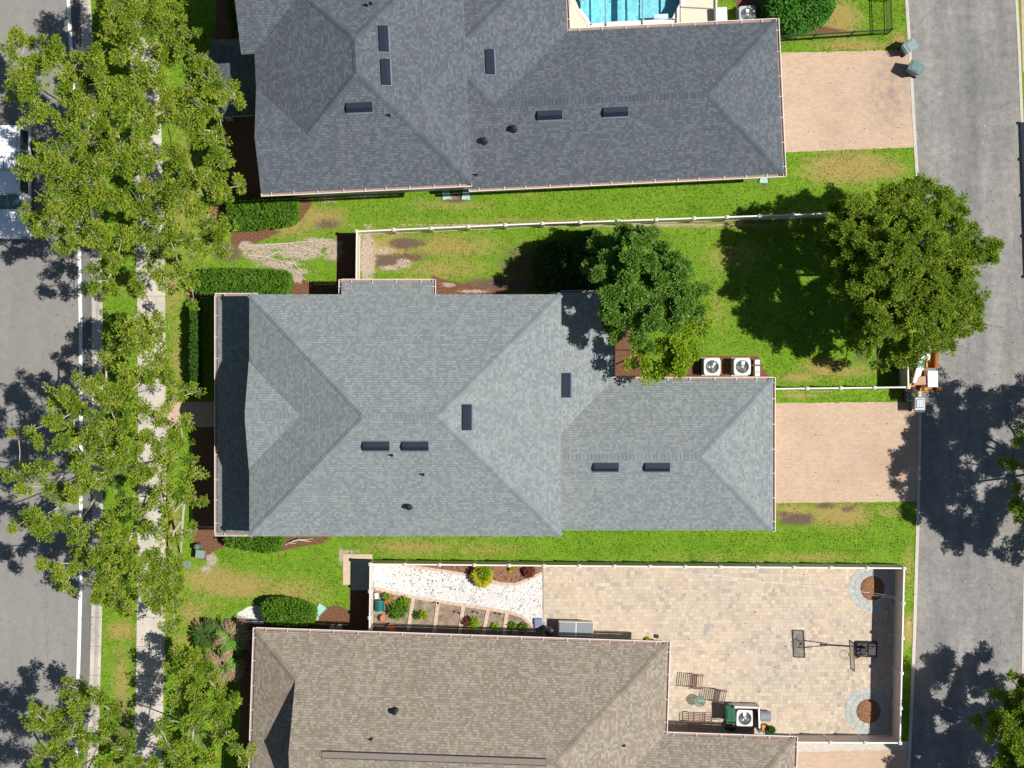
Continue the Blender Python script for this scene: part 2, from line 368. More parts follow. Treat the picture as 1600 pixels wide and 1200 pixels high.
M['leaf_hedge'] = leaf('hedge_leaf', (.035, .1, .006), (.08, .185, .012), (.17, .29, .03), .25)
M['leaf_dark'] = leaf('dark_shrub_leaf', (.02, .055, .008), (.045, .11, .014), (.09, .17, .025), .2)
M['leaf_bright'] = leaf('bright_shrub_leaf', (.025, .1, .008), (.06, .2, .02), (.13, .32, .05), .3)
M['leaf_palm'] = leaf('palmetto_leaf', (.09, .24, .025), (.18, .38, .05), (.32, .5, .1), .3)
M['leaf_dead'] = leaf('dead_frond', (.2, .13, .07), (.33, .23, .14), (.48, .36, .25), .1)
M['leaf_yellow'] = leaf('yellow_leaf', (.2, .22, .01), (.4, .36, .015), (.6, .5, .03), .3)
M['leaf_red'] = leaf('red_leaf', (.07, .02, .015), (.16, .05, .03), (.3, .12, .06), .2)
M['leaf_grass'] = leaf('grass_blade', (.09, .185, .012), (.15, .26, .018), (.25, .32, .05), .6)
M['leaf_straw'] = leaf('dry_grass_blade', (.28, .22, .07), (.4, .32, .11), (.52, .42, .2), .6)
M['leaf_litter'] = leaf('fallen_leaf', (.1, .06, .03), (.22, .14, .07), (.4, .3, .16), .1)
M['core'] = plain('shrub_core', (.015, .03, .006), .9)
def bark(name, lo, hi):
    t = NT(name); a = t.noise(5, detail=6, rough=.7); return t.pbr(t.ramp(a, [(.3, lo), (.7, hi)]), .9, t.bump(a, .5, .03), spec=.1)
M['bark_pale'] = bark('pale_bark', (.3, .25, .19), (.6, .53, .44))
M['bark_grey'] = bark('grey_bark', (.09, .07, .05), (.2, .16, .12))
M['bark_root'] = bark('bleached_wood', (.34, .3, .24), (.6, .55, .47))
# ------------------------------------------------------------------ polylines of the two roads (photo pixels on the ground)
LINE = [(92, -700), (100, -150), (106, 0), (110, 75), (118, 200), (123, 390), (125, 500), (125.5, 650), (125.5, 900), (123, 1000), (121, 1070), (116, 1260), (105, 1900)]
WALK = [(215, -700), (222, -60), (226, 100), (232, 250), (236, 460), (238, 650), (236, 960), (234, 1080), (228, 1260), (215, 1900)]
ALLEY = [(1405, -700), (1417, -60), (1419, 0), (1424, 75), (1431, 200), (1437, 300), (1440, 500), (1440, 650), (1437, 800), (1434, 900), (1431, 1000), (1427, 1100), (1422, 1200), (1419, 1260), (1400, 1900)]
ALLEY_R = [(1570, -700), (1583, -60), (1586, 0), (1590, 75), (1595, 200), (1599, 300), (1604, 500), (1605, 650), (1603, 800), (1599, 900), (1597, 1000), (1595, 1100), (1590, 1200), (1587, 1260), (1570, 1900)]
def xat(pl, y):
    for (x0, y0), (x1, y1) in zip(pl, pl[1:]):
        if y <= y1: return x0 + (x1 - x0) * (y - y0) / (y1 - y0)
    return pl[-1][0]
YS = list(range(-700, 1901, 20))
def strip(name, pl, a, b, z, mat, z2=None, y0=-700, y1=1900, edge=0.0, step=20):
    m = MB(); ys = [y for y in range(-700, 1901, step) if y0 < y < y1]; ys = [y0] + ys + [y1]; vs = []
    for y in ys:
        xa = xat(pl, y) + (a if not callable(a) else a(y)); xb = xat(pl, y) + (b if not callable(b) else b(y))
        e = random.uniform(-edge, edge)
        vs += [P(xa, y) + Vector((0, 0, z)), P(xb + e, y) + Vector((0, 0, z if z2 is None else z2))]
    m.add(vs, [(2 * i + 2, 2 * i + 3, 2 * i + 1, 2 * i) for i in range(len(ys) - 1)])
    return structure(m.build(name, mat))
def sheet(name, pts, z, mat, jag=0.0):
    m = MB(); w = [P(*p) + Vector((0, 0, z)) for p in pts]
    if jag:
        out = []
        for p, q in zip(w, w[1:] + w[:1]):
            n = max(1, int((q - p).length / .25)); d = (q - p).normalized(); nn = Vector((-d.y, d.x, 0))
            for i in range(n): out.append(p + (q - p) * i / n + nn * random.uniform(-jag, jag))
        w = out
    ar = sum(w[i].x * w[(i + 1) % len(w)].y - w[(i + 1) % len(w)].x * w[i].y for i in range(len(w)))
    if ar < 0: w.reverse()
    m.poly(w); o = structure(m.build(name, mat))
    bm = bmesh_tri(o); return o
def bmesh_tri(o):
    import bmesh
    b = bmesh.new(); b.from_mesh(o.data); bmesh.ops.triangulate(b, faces=b.faces[:]); b.to_mesh(o.data); b.free()

# ------------------------------------------------------------------ ground sheet with its cover (dry grass, soil, mulch, sand)
POOL = [(896, -75), (894, -40), (899, 0), (905, 14), (915, 27), (922, 40), (960, 36), (1010, 34), (1052, 31), (1058, 18), (1066, 4), (1070, -20), (1068, -75)]
def build_ground():
    global COV, GFX, GFY
    fx = np.arange(-27.5, 28.0, .1); fy = np.arange(-21.0, 21.01, .1)
    gx = np.concatenate([[-3000, -600, -150, -60, -35], fx, [35, 60, 150, 600, 3000]])
    gy = np.concatenate([[-3000, -600, -150, -60, -30], fy, [30, 60, 150, 600, 3000]])
    X, Y = np.meshgrid(gx, gy); PX = X * S + 800; PY = 600 - Y * S
    curb = np.interp(PY, [p[1] for p in LINE], [p[0] for p in LINE]) + 33
    Z = np.where(PX < curb, -.14, 0.0)
    cov = np.zeros(X.shape + (4,), np.float32)
    def ell(ch, cx, cy, rx, ry, a=1.0):
        d = np.sqrt(((PX - cx) / rx) ** 2 + ((PY - cy) / ry) ** 2)
        cov[..., ch] = np.maximum(cov[..., ch], np.clip(a * (1.25 - d * .75), 0, 1) * (d < 1.67))
    def pol(ch, pts, soft=5.0, a=1.0):
        pts = np.array(pts, float); ins = np.zeros(X.shape, bool); dist = np.full(X.shape, 1e9)
        n = len(pts)
        for i in range(n):
            x0, y0 = pts[i]; x1, y1 = pts[(i + 1) % n]
            with np.errstate(divide='ignore', invalid='ignore'):
                c = ((y0 > PY) != (y1 > PY)) & (PX < (x1 - x0) * (PY - y0) / (y1 - y0 + 1e-9) + x0)
            ins ^= c
            t = np.clip(((PX - x0) * (x1 - x0) + (PY - y0) * (y1 - y0)) / max(1e-9, (x1 - x0) ** 2 + (y1 - y0) ** 2), 0, 1)
            dist = np.minimum(dist, np.hypot(PX - x0 - t * (x1 - x0), PY - y0 - t * (y1 - y0)))
        sd = np.where(ins, dist, -dist)
        cov[..., ch] = np.maximum(cov[..., ch], a * np.clip(.5 + sd / (2 * soft), 0, 1))
    for e in [(1330, 262, 75, 26, .9), (1390, 265, 30, 18, .7), (1255, 275, 20, 10, .5), (1310, 30, 38, 28, .85), (1335, 70, 70, 9, .75), (1405, 65, 18, 20, .7),
              (600, 390, 70, 34, .75), (700, 385, 110, 24, .62), (690, 420, 90, 24, .55), (330, 905, 50, 24, .8), (370, 915, 70, 22, .8), (450, 925, 70, 28, .6), (500, 340, 50, 22, .7),
              (450, 345, 50, 25, .8), (1290, 575, 40, 16, .8), (1245, 590, 30, 8, .8), (1330, 580, 50, 12, .6), (1250, 618, 40, 5, .7), (1240, 800, 35, 15, .8), (1310, 805, 60, 22, .8),
              (1390, 800, 40, 12, .5), (1100, 870, 200, 8, .35), (640, 855, 90, 16, .6), (760, 858, 90, 18, .45), (1270, 870, 100, 7, .6), (1420, 880, 10, 50, .5), (1420, 985, 8, 25, .9),
              (190, 985, 26, 16, .8), (190, 1075, 18, 90, .6), (275, 560, 16, 90, .55), (270, 450, 20, 60, .6), (190, 440, 22, 30, .4), (265, 830, 22, 60, .6), (300, 960, 50, 40, .55), (290, 300, 40, 160, .5), (320, 340, 50, 40, .5),
              (1140, 400, 60, 30, .5), (1120, 480, 40, 60, .35), (900, 395, 30, 8, .6), (1060, 350, 260, 9, .55), (860, 345, 300, 7, .5), (700, 320, 90, 12, .5), (820, 300, 40, 10, .4), (290, 1000, 40, 20, .5), (1250, 330, 60, 10, .3)]:
        ell(0, *e)
    for e in [(1245, 812, 30, 11, .85), (1225, 803, 18, 7, .6), (1290, 790, 20, 6, .7), (1325, 795, 15, 7, .6), (635, 380, 32, 9, .9), (600, 408, 36, 14, .8), (640, 402, 30, 10, .7), (512, 350, 26, 12, .65), (565, 395, 16, 30, .6),
              (815, 415, 45, 40, .6), (790, 445, 70, 12, .9), (1410, 580, 40, 20, .6), (500, 880, 8, 14, .4), (480, 845, 40, 8, .6), (712, 309, 26, 8, .9), (1195, 284, 12, 8, .7), (355, 395, 25, 16, .8), (1345, 560, 20, 12, .5),
              (190, 1140, 25, 80, .5), (275, 640, 14, 22, .6), (905, 580, 10, 4, .6), (1000, 347, 400, 3.5, .5)]:
        ell(1, *e)
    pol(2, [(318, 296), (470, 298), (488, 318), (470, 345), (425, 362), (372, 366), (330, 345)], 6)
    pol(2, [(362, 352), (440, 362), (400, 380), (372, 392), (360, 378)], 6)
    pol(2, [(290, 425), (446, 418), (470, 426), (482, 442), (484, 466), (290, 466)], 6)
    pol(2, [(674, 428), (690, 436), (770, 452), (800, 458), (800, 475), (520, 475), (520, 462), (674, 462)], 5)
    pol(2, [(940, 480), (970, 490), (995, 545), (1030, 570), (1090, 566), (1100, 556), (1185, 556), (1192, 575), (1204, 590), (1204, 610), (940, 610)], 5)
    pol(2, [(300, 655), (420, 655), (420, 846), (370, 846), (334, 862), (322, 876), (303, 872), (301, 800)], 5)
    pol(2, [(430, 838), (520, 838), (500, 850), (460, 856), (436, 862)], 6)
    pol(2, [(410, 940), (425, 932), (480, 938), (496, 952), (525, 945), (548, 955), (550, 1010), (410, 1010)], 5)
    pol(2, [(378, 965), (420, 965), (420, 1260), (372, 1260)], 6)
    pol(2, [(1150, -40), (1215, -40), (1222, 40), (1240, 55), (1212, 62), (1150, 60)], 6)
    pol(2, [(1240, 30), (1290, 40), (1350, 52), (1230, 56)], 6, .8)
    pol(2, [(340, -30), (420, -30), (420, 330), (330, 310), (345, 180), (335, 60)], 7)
    pol(2, [(546, 918), (581, 918), (581, 1000), (546, 1000)], 3)  # mulch colour fills the gate's shadow footprint, painting the shade darker
    pol(2, [(480, 441), (560, 441), (560, 470), (480, 470)], 3)  # mulch colour over the small wing's cast shadow, deepening it
    pol(2, [(524, 364), (560, 364), (560, 442), (524, 442)], 4, .75)  # mulch colour traced over the fence's shadow strip to darken it
    for e in [(440, 385, 62, 5, 1), (500, 380, 32, 8, 1), (405, 398, 24, 9, 1), (470, 395, 40, 10, .9), (440, 412, 40, 6, .9), (455, 425, 30, 6, .9), (520, 395, 16, 16, .75), (465, 436, 10, 7, .8), (385, 385, 14, 8, .9),
              (575, 400, 14, 42, .85), (600, 392, 20, 7, .7), (632, 412, 14, 8, .85), (612, 418, 24, 5, .7), (700, 445, 16, 5, .7), (740, 455, 26, 3, .8), (331, 875, 9, 12, .9), (322, 890, 10, 8, .7), (533, 868, 5, 14, .8), (545, 862, 18, 4, .7),
              (585, 301, 40, 5, .8), (560, 306, 40, 5, .6), (512, 312, 18, 7, .6), (1240, 565, 14, 5, .4), (1160, 585, 40, 8, .5), (700, 308, 22, 5, .6), (1275, 612, 90, 2, .5),
              (1420, 980, 3, 20, .6), (212, 480, 3, 120, .35), (258, 480, 2.5, 120, .4), (1000, 878, 430, 2.0, .7), (900, 352, 400, 2.6, .75), (350, 990, 40, 20, .5)]:
        ell(3, *e)
    COV, GFX, GFY = cov, gx, gy
    h, w = X.shape
    V = np.stack([X, Y, Z], -1).reshape(-1, 3).astype(np.float32)
    i = np.arange(h * w).reshape(h, w)
    F = np.stack([i[:-1, :-1], i[:-1, 1:], i[1:, 1:], i[1:, :-1]], -1).reshape(-1, 4)
    cx = (PX[:-1, :-1] + PX[1:, 1:]).reshape(-1) / 2; cy = (PY[:-1, :-1] + PY[1:, 1:]).reshape(-1) / 2
    ins = np.zeros(len(cx), bool); pp = POOL
    for k in range(len(pp)):
        x0, y0 = pp[k]; x1, y1 = pp[(k + 1) % len(pp)]
        ins ^= ((y0 > cy) != (y1 > cy)) & (cx < (x1 - x0) * (cy - y0) / (y1 - y0 + 1e-9) + x0)
    F = F[~ins]
    me = bpy.data.meshes.new('ground'); me.vertices.add(len(V)); me.vertices.foreach_set('co', V.ravel())
    me.loops.add(F.size); me.loops.foreach_set('vertex_index', F.ravel().astype(np.int32))
    me.polygons.add(len(F)); me.polygons.foreach_set('loop_start', np.arange(0, F.size, 4, dtype=np.int32))
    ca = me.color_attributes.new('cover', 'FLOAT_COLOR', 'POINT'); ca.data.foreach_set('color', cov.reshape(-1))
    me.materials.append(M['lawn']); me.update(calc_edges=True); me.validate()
    o = bpy.data.objects.new('ground', me); COL.objects.link(o); structure(o)
build_ground()

strip('street', LINE, lambda y: -900, 21, -.10, M['asphalt_street'])
strip('gutter_strip', LINE, 3.5, 20, -.094, M['gutter_asphalt'])
strip('edge_line', LINE, -2.6, 2.8, -.088, M['line'], y0=-700, y1=1900)
# mountable concrete kerb: dished face, top step, back edge
def kerb():
    m = MB(); vs = []; prof = [(17.5, -.13), (18, -.085), (24, -.07), (28, -.02), (31, .012), (35.5, .014), (36, -.05)]
    ys = YS
    for y in ys:
        for dx, z in prof: vs.append(P(xat(LINE, y) + dx, y) + Vector((0, 0, z)))
    n = len(prof); fs = []
    for i in range(len(ys) - 1):
        for j in range(n - 1): fs.append((i * n + j, (i + 1) * n + j, (i + 1) * n + j + 1, i * n + j + 1))
    m.add(vs, fs); structure(m.build('kerb', M['sidewalk']))
kerb()
def slab(name, pl, a, b, z, mat, y0=-700, y1=1900):
    m = MB(); ys = [y0] + [y for y in YS if y0 < y < y1] + [y1]; vs = []
    for y in ys:
        for dx, zz in ((a, -.05), (a, z), (b, z), (b, -.05)): vs.append(P(xat(pl, y) + dx, y) + Vector((0, 0, zz)))
    m.add(vs, [(i * 4 + j, (i + 1) * 4 + j, (i + 1) * 4 + j + 1, i * 4 + j + 1) for i in range(len(ys) - 1) for j in range(3)])
    return structure(m.build(name, mat))
slab('sidewalk', WALK, -22, 22, .022, M['sidewalk'])
sheet('front_path', [(259, 628), (420, 627), (420, 666), (259, 668)], .012, M['paver_drive'])
strip('alley_road', ALLEY, 0, lambda y: xat(ALLEY_R, y) - xat(ALLEY, y), .006, M['asphalt_alley'])
wob = lambda k: (lambda y: 19 + 3 * math.sin(y * .021 + k) + 1.2 * math.sin(y * .083 + 2 * k) + .7 * math.sin(y * .31 + k))
strip('alley_edge', ALLEY, 0, wob(1), .010, M['apron'], edge=.8, step=5)
strip('alley_edge', ALLEY_R, lambda y: -wob(3)(y), 0, .010, M['apron'], step=5)
slab('alley_kerb', ALLEY, -5, 0, .03, M['concrete'])
slab('alley_kerb', ALLEY_R, 0, 4.5, .03, M['concrete'])
sheet('driveway', [(1205, 83), (1421, 78), (1428, 230), (1205, 239)], .012, M['paver_drive_tilt'], .02)
sheet('driveway', [(1195, 630), (1435, 628), (1432, 784), (1195, 786)], .012, M['paver_drive'], .02)
sheet('driveway', [(1225, 1176), (1418, 1171), (1414, 1330), (1225, 1332)], .012, M['paver_drive'], .02)
sheet('driveway', [(1590, -200), (1800, -206), (1800, 106), (1598, 112)], .012, M['paver_drive'])
sheet('landing', [(1225, 1161), (1420, 1158), (1419, 1173), (1225, 1176)], .008, M['concrete'], .02)
sheet('patio', [(849, 884), (1402, 886), (1397, 1156), (1030, 1148), (1034, 1000), (849, 994)], .012, M['patio'])
# planting rings let into the patio
def ring(cx, cy, r0, r1):
    m = MB(); c = P(cx, cy); n = 22
    for rr0, rr1, z in ((r0, (r0 + r1) / 2 - .01, .03), ((r0 + r1) / 2 + .01, r1, .026)):
        k = int(n * rr1 / r1)
        for i in range(k):
            a0, a1 = 2 * math.pi * (i + .04) / k, 2 * math.pi * (i + .96) / k
            ps = [c + Vector((r * math.cos(a), r * math.sin(a), zz)) for zz in (.0, z + random.uniform(-.003, .003)) for r, a in ((rr0, a0), (rr1, a0), (rr1, a1), (rr0, a1))]
            m.add(ps, [(4, 5, 6, 7), (0, 1, 5, 4), (1, 2, 6, 5), (2, 3, 7, 6), (3, 0, 4, 7)])
    structure(m.build('paving_ring', M['blue_paver']))
    m = MB(); m.lathe(c, [(r0, .014), (r0 * .9, .05), (r0 * .5, .09), (.02, .1)], 28); structure(m.build('mulch_bed', M['mulch_red']))
ring(1363, 919, .64, 1.22); ring(1357, 1111, .64, 1.22)
# garden between fence and brown house
sheet('garden_bed', [(584, 876), (849, 884), (849, 994), (584, 1010)], .005, M['soil'])
sheet('gravel_path', [(584, 880), (610, 880), (650, 887), (700, 894), (740, 900), (780, 912), (806, 913), (828, 906), (848, 895), (848, 975), (834, 978), (812, 960), (795, 955), (760, 950), (700, 940), (645, 932), (584, 918)], .012, M['gravel'], .03)
sheet('mulch_bed', [(612, 878), (848, 884), (846, 893), (826, 903), (806, 910), (781, 909), (742, 897), (701, 891), (651, 884)], .016, M['mulch'], .02)
sheet('landing', [(536, 866), (582, 866), (582, 874), (548, 874), (548, 914), (536, 914)], .014, M['soil_wood'])
sheet('path', [(549, 875), (581, 875), (581, 922), (549, 922)], .010, M['blue_paver'])
sheet('gravel_bed', [(372, 958), (388, 948), (400, 946), (410, 950), (412, 975), (368, 972)], .012, M['gravel'], .03)
# pool deck with the pool let into it
def pool():
    import bmesh
    b = bmesh.new()
    outer = [P(884, -75), P(1122, -75), P(1120, 44), P(884, 62)]
    inner = [P(*p) for p in POOL]
    es = []
    for loop in (outer, inner):
        vs = [b.verts.new((p.x, p.y, .02)) for p in loop]
        es += [b.edges.new((vs[i], vs[(i + 1) % len(vs)])) for i in range(len(vs))]
    bmesh.ops.triangle_fill(b, edges=es, use_beauty=True, normal=(0, 0, 1))
    me = bpy.data.meshes.new('pool_deck'); b.to_mesh(me); b.free()
    me.materials.append(plain('deck_cream', (.62, .54, .43), .85, var=.08, scale=3))
    o = bpy.data.objects.new('pool_deck', me); COL.objects.link(o); structure(o)
    t = NT('pool_plaster'); n = t.noise(3); c = t.mix(n, (.42, .64, .7), (.5, .72, .77)); t.pbr(c, .7); plaster = t.m
    m = MB(); n = len(inner)
    top = [Vector((p.x, p.y, .018)) for p in inner]; bot = [Vector((p.x, p.y, -1.1)) for p in inner]
    m.add(top + bot, [(i, (i + 1) % n, n + (i + 1) % n, n + i) for i in range(n)] + [tuple(range(n, 2 * n))])
    m.box(P(1008, 10, 0) + Vector((0, 0, -.75)), (.06, 4.5, .02)); m.box(P(970, 10) + Vector((0, 0, -.75)), (.25, 4.5, .3)); m.box(P(912, 10) + Vector((0, 0, -.6)), (.3, 3.5, .8))
    m.box(P(1033, 27) + Vector((0, 0, -.25)), (.75, .36, .4), rz=.05)
    structure(m.build('pool_basin', plaster))
    m = MB(); cl = [(905, 15), (915, 28), (922, 40.5), (960, 36.8), (1010, 34.8), (1052, 32), (1058, 19), (1066, 5), (1070, -20)]
    for p, q in zip(cl, cl[1:]): m.bar(P(*p) + Vector((0, 0, .03)), P(*q) + Vector((0, 0, .03)), .2, .045)
    structure(m.build('pool_coping', M['white']))
    t = NT('pool_water')
    wv = t.noise(2.6, detail=4, rough=.6, dist=1.2)
    nb = t.bump(wv, .5, .12)
    gl = t.n('BsdfGlossy', {'Color': (.9, .95, 1), 'Roughness': .03, 'Normal': nb})
    cau = t.n('TexVoronoi', {'Vector': t.n('VectorMath', {0: t.pos(), 1: t.n('VectorMath', {0: t.noise(1.6, out=1), 1: (.7, .7, 0)}, operation='MULTIPLY')}, operation='ADD'), 'Scale': 2.6}, feature='DISTANCE_TO_EDGE')
    tr = t.n('BsdfTransparent', {'Color': t.mix(t.ramp(cau, [(.0, 1), (.12, 0)]), (.55, .84, .89), (.75, .98, 1))})
    fr = t.n('Fresnel', {'IOR': 1.33, 'Normal': nb}); sh = t.n('MixShader', {0: fr, 1: tr, 2: gl}); t.t.links.new(sh, t.out.inputs[0])
    m = MB(); m.poly([Vector((p.x, p.y, -.07)) for p in inner]); o = structure(m.build('pool_water', t.m)); bmesh_tri(o)
pool()

# ------------------------------------------------------------------ houses
def frame(ox, oy, ang, flip=False):
    c, s = math.cos(ang), math.sin(ang)
    def f(u, v, h): return Vector((ox + u * c - (v * s), oy + u * s + v * c, h))
    return f
def roof_poly(mb, f, pts):
    w = [f(*p) for p in pts]
    n = Vector((0, 0, 0))
    for i in range(len(w)): a, b = w[i], w[(i + 1) % len(w)]; n += Vector(((a.y - b.y) * (a.z + b.z), (a.z - b.z) * (a.x + b.x), (a.x - b.x) * (a.y + b.y)))
    if n.z < 0: w.reverse(); n = -n
    n.normalize(); d = Vector((n.x, n.y, 0))
    e = Vector((1, 0, 0)) if d.length < .01 else Vector((-d.y, d.x, 0)).normalized()
    up = n.cross(e); off = random.uniform(0, 3)
    mb.add(w, [tuple(range(len(w)))], [[(p.dot(e) + off, p.dot(up)) for p in w]])
def cap_line(mb, p, q, na, nb, step=.19, half=.16):
    p, q = Vector(p), Vector(q); L = (q - p).length; d = (q - p) / L
    def side(n, sgn):
        s = d.cross(n) * sgn; return s.normalized()
    sa, sb = side(na, 1), side(nb, -1)
    if sa.z > 0 or (abs(sa.z) < .01 and sa.dot(Vector((na.x, na.y, 0))) < 0): sa = -sa
    if sb.z > 0: sb = -sb
    for i in range(int(L / step)):
        t0 = p + d * (i * step); t1 = p + d * min(L, i * step + step * 1.25)
        a, b = .024, .008
        w = half * random.uniform(.92, 1.06)
        mb.add([t0 + sa * w + na * a, t0 + Vector((0, 0, a + .012)), t0 + sb * w + nb * a, t1 + sa * w + na * b, t1 + Vector((0, 0, b)), t1 + sb * w + nb * b,
                t0 + sa * w, t0 + sb * w], [(0, 1, 4, 3), (1, 2, 5, 4), (6, 7, 2, 1, 0)])
def normal_of(f, pts):
    w = [f(*p) for p in pts]; n = (w[1] - w[0]).cross(w[2] - w[0]).normalized()
    return n if n.z > 0 else -n
def eave_trim(mb, f, outline, h, th=.17):
    # fascia round the eaves and the soffit under them
    w = [f(u, v, h) for u, v in outline]; n = len(w)
    lo = [p - Vector((0, 0, th)) for p in w]
    dz = Vector((0, 0, -.012)); hi = [p + dz for p in w]
    ar = sum(w[i].x * w[(i + 1) % n].y - w[(i + 1) % n].x * w[i].y for i in range(n))
    fs = [(i, (i + 1) % n, n + (i + 1) % n, n + i) if ar < 0 else (n + i, n + (i + 1) % n, (i + 1) % n, i) for i in range(n)]
    mb.add(hi + lo, fs + [tuple(range(n, 2 * n))])
def gutter(parent, f, a, b, h, out, step=1.15, name='gutter', w=.13, jit=.12):
    # open box gutter hung outside the eave from a to b; out = outward direction in the house frame
    A, B = f(a[0], a[1], h), f(b[0], b[1], h)
    o = (f(out[0], out[1], 0) - f(0, 0, 0)).normalized(); d = (B - A).normalized(); L = (B - A).length
    m = MB(); z = Vector((0, 0, 1))
    m.bar(A + o * (w + .012) - z * .055, B + o * (w + .012) - z * .055, .035, .12)      # outer lip
    m.cur = 1; m.bar(A + o * (w * .5) - z * .115, B + o * (w * .5) - z * .115, w - .03, .015)
    m.cur = 0; t = .5
    while t < L - .2:
        m.bar(A + d * t - o * .03 + z * .012, A + d * t + o * (w + .035) + z * .012, .025, .015); t += step * random.uniform(1 - jit, 1 + jit)
    for e in (A, B): m.bar(e - z * .055, e + o * w - z * .055, .02, .11)
    return m.build(name, [M['white'], M['gutter_in']], parent)
def wall_mb(f, fp, h0, h1):
    m = MB(); m.prism([f(u, v, 0) for u, v in fp], h0, h1); return m
def opening(parent, f, p, q, z0, z1, out, kind):
    # window or door in the wall from p to q (house frame), with frame and pane
    A, B = f(p[0], p[1], 0), f(q[0], q[1], 0); o = (f(out[0], out[1], 0) - f(0, 0, 0)).normalized(); d = (B - A).normalized()
    zz = lambda P_, z, k: Vector((P_.x, P_.y, z)) + o * k
    m = MB()
    if kind == 'window':
        for za, zb in ((z0, z0), (z1, z1)): m.bar(zz(A, za, .03), zz(B, zb, .03), .09, .08)
        for P_ in (A, B, (A + B) / 2): m.bar(zz(P_, z0 + .04, .028), zz(P_, z1 - .04, .028), .07, .07)
        w = m.build('window', M['white'], parent)
        m = MB(); m.bar(zz(A, (z0 + z1) / 2, .012), zz(B, (z0 + z1) / 2, .012), .03, z1 - z0 - .02); m.build('pane', M['glass_dark'], w)
    elif kind == 'garage':
        n = 4
        for i in range(n): m.bar(zz(A, z0 + (z1 - z0) * (i + .5) / n, .02), zz(B, z0 + (z1 - z0) * (i + .5) / n, .02), .06, (z1 - z0) / n - .025)
        m.build('garage_door', M['garage'], parent)
    else:
        m.bar(zz(A, (z0 + z1) / 2, .02), zz(B, (z0 + z1) / 2, .02), .06, z1 - z0); dr = m.build('door', M['bronze'], parent)
        m = MB(); m.tube([zz(A + d * .1, 1.0, .06), zz(A + d * .1, 1.15, .06)], .02); m.build('handle', M['chrome'], dr)
def roof_vent(roof, f, c, h, dirn, lit=False):
    # off-ridge vent: a low wedge, c its centre on the slope, dirn the downhill direction in the house frame
    d = (f(dirn[0], dirn[1], 0) - f(0, 0, 0)).normalized(); s = Vector((-d.y, d.x, 0)); C = f(c[0], c[1], h)
    L, W = .61, .215; m = MB()
    up = lambda a, b, z: C + s * a + d * b + Vector((0, 0, z - b * .5))
    m.add([up(-L, -W, .0), up(L, -W, .0), up(-L, -W, .10), up(L, -W, .10), up(-L, W * .2, .24), up(L, W * .2, .24), up(-L, W, .16), up(L, W, .16), up(-L, W, .0), up(L, W, .0)],
          [(0, 2, 3, 1), (2, 4, 5, 3), (4, 6, 7, 5), (6, 8, 9, 7), (0, 8, 6, 4, 2), (1, 3, 5, 7, 9)])
    m.cur = 1; e = [up(-L * 1.05, -W * 1.12, .02), up(L * 1.05, -W * 1.12, .02), up(L * 1.05, W * 1.32, .02), up(-L * 1.05, W * 1.32, .02)]; m.add(e, [(0, 1, 2, 3)])
    m.bar(up(-L, -W * .1, .19), up(L, -W * .1, .19), .012, .012); m.bar(up(-L * 1.05, W * 1.3, .03), up(L * 1.05, W * 1.3, .03), .02, .025)  # thin pale bars paint sunlit edges onto the vent
    m.build('roof_vent', [M['vent'], M['vent_lit']], roof)
def vent_pipe(roof, f, c, h, r=.05, hh=.3, hood=False):
    C = f(c[0], c[1], h); m = MB(); m.lathe(C, [(r * 2.4, -.05), (r * 1.5, .05), (r, .07), (r, hh), (r * .7, hh), (r * .7, hh - .1)], 12)
    if hood: m.lathe(C + Vector((0, 0, hh)), [(r * 1.7, 0), (r * 1.5, .1), (r * .4, .16)], 12)
    m.build('vent_pipe', M['black'], roof)

def house(name, label, f, sh, cap, wallmat, roofs, walls, eaves, gutters, caplines, vents, pipes, opens, base):
    root = thing(name, label, 'house', base)
    for fp, h0, h1 in walls: wall_mb(f, fp, h0, h1).build('wall', wallmat, root)
    rf = None
    for grp in roofs:
        m = MB()
        for pts in grp: roof_poly(m, f, pts)
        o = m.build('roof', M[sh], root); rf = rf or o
    for p, q, a, b in caplines: m = MB(); cap_line(m, f(*p), f(*q), normal_of(f, a), normal_of(f, b)); m.build('ridge_cap', M[cap], rf)
    m = MB()
    for outline, h in eaves: eave_trim(m, f, outline, h)
    m.build('fascia', M['white'], root)
    for g in gutters: gutter(root, f, *g)
    for v in vents: roof_vent(rf, f, *v)
    for p in pipes: vent_pipe(rf, f, *p)
    for o in opens: opening(root, f, *o)
    return root

# --- grey house in the middle
H2, H1, m_ = 5.87, 2.9, .5
f = lambda u, v, h: Vector((u, v, h))
X0, X1, Y0, Y1 = -12.75, 2.39, -7.39, 4.35; hd = (Y1 - Y0) / 2; Ym = (Y0 + Y1) / 2; HR = H2 + hd * m_
gw = 2.64; GH = H2 + gw * m_
N = [(X0, Y1, H2), (X0 + hd, Ym, HR), (X1 - hd, Ym, HR), (X1, Y1, H2)]
So = [(X0, Y0, H2), (X1, Y0, H2), (X1 - hd, Ym, HR), (X0 + hd, Ym, HR)]
E = [(X1, Y0, H2), (X1, Y1, H2), (X1 - hd, Ym, HR)]
W = [(X0, Y1, H2), (X0, Ym + gw, H2), (X0 + gw, Ym, GH), (X0, Ym - gw, H2), (X0, Y0, H2), (X0 + hd, Ym, HR)]
G1 = [(X0 - .02, Ym + gw, H2), (X0 - .02, Ym, GH), (X0 + gw, Ym, GH)]; G2 = [(X0 - .02, Ym - gw, H2), (X0 + gw, Ym, GH), (X0 - .02, Ym, GH)]
GX, WT, WB = 13.11, .2, -7.36; wh = (WT - WB) / 2; WM = (WT + WB) / 2; WR = H1 + wh * m_; LX = 5.06; XW = 1.9
LH = H1 + (LX - XW) * m_
lean = [(LX, 4.55, H1), (XW, 4.55, LH), (XW, WT - (LX - XW), LH), (LX, WT, H1)]
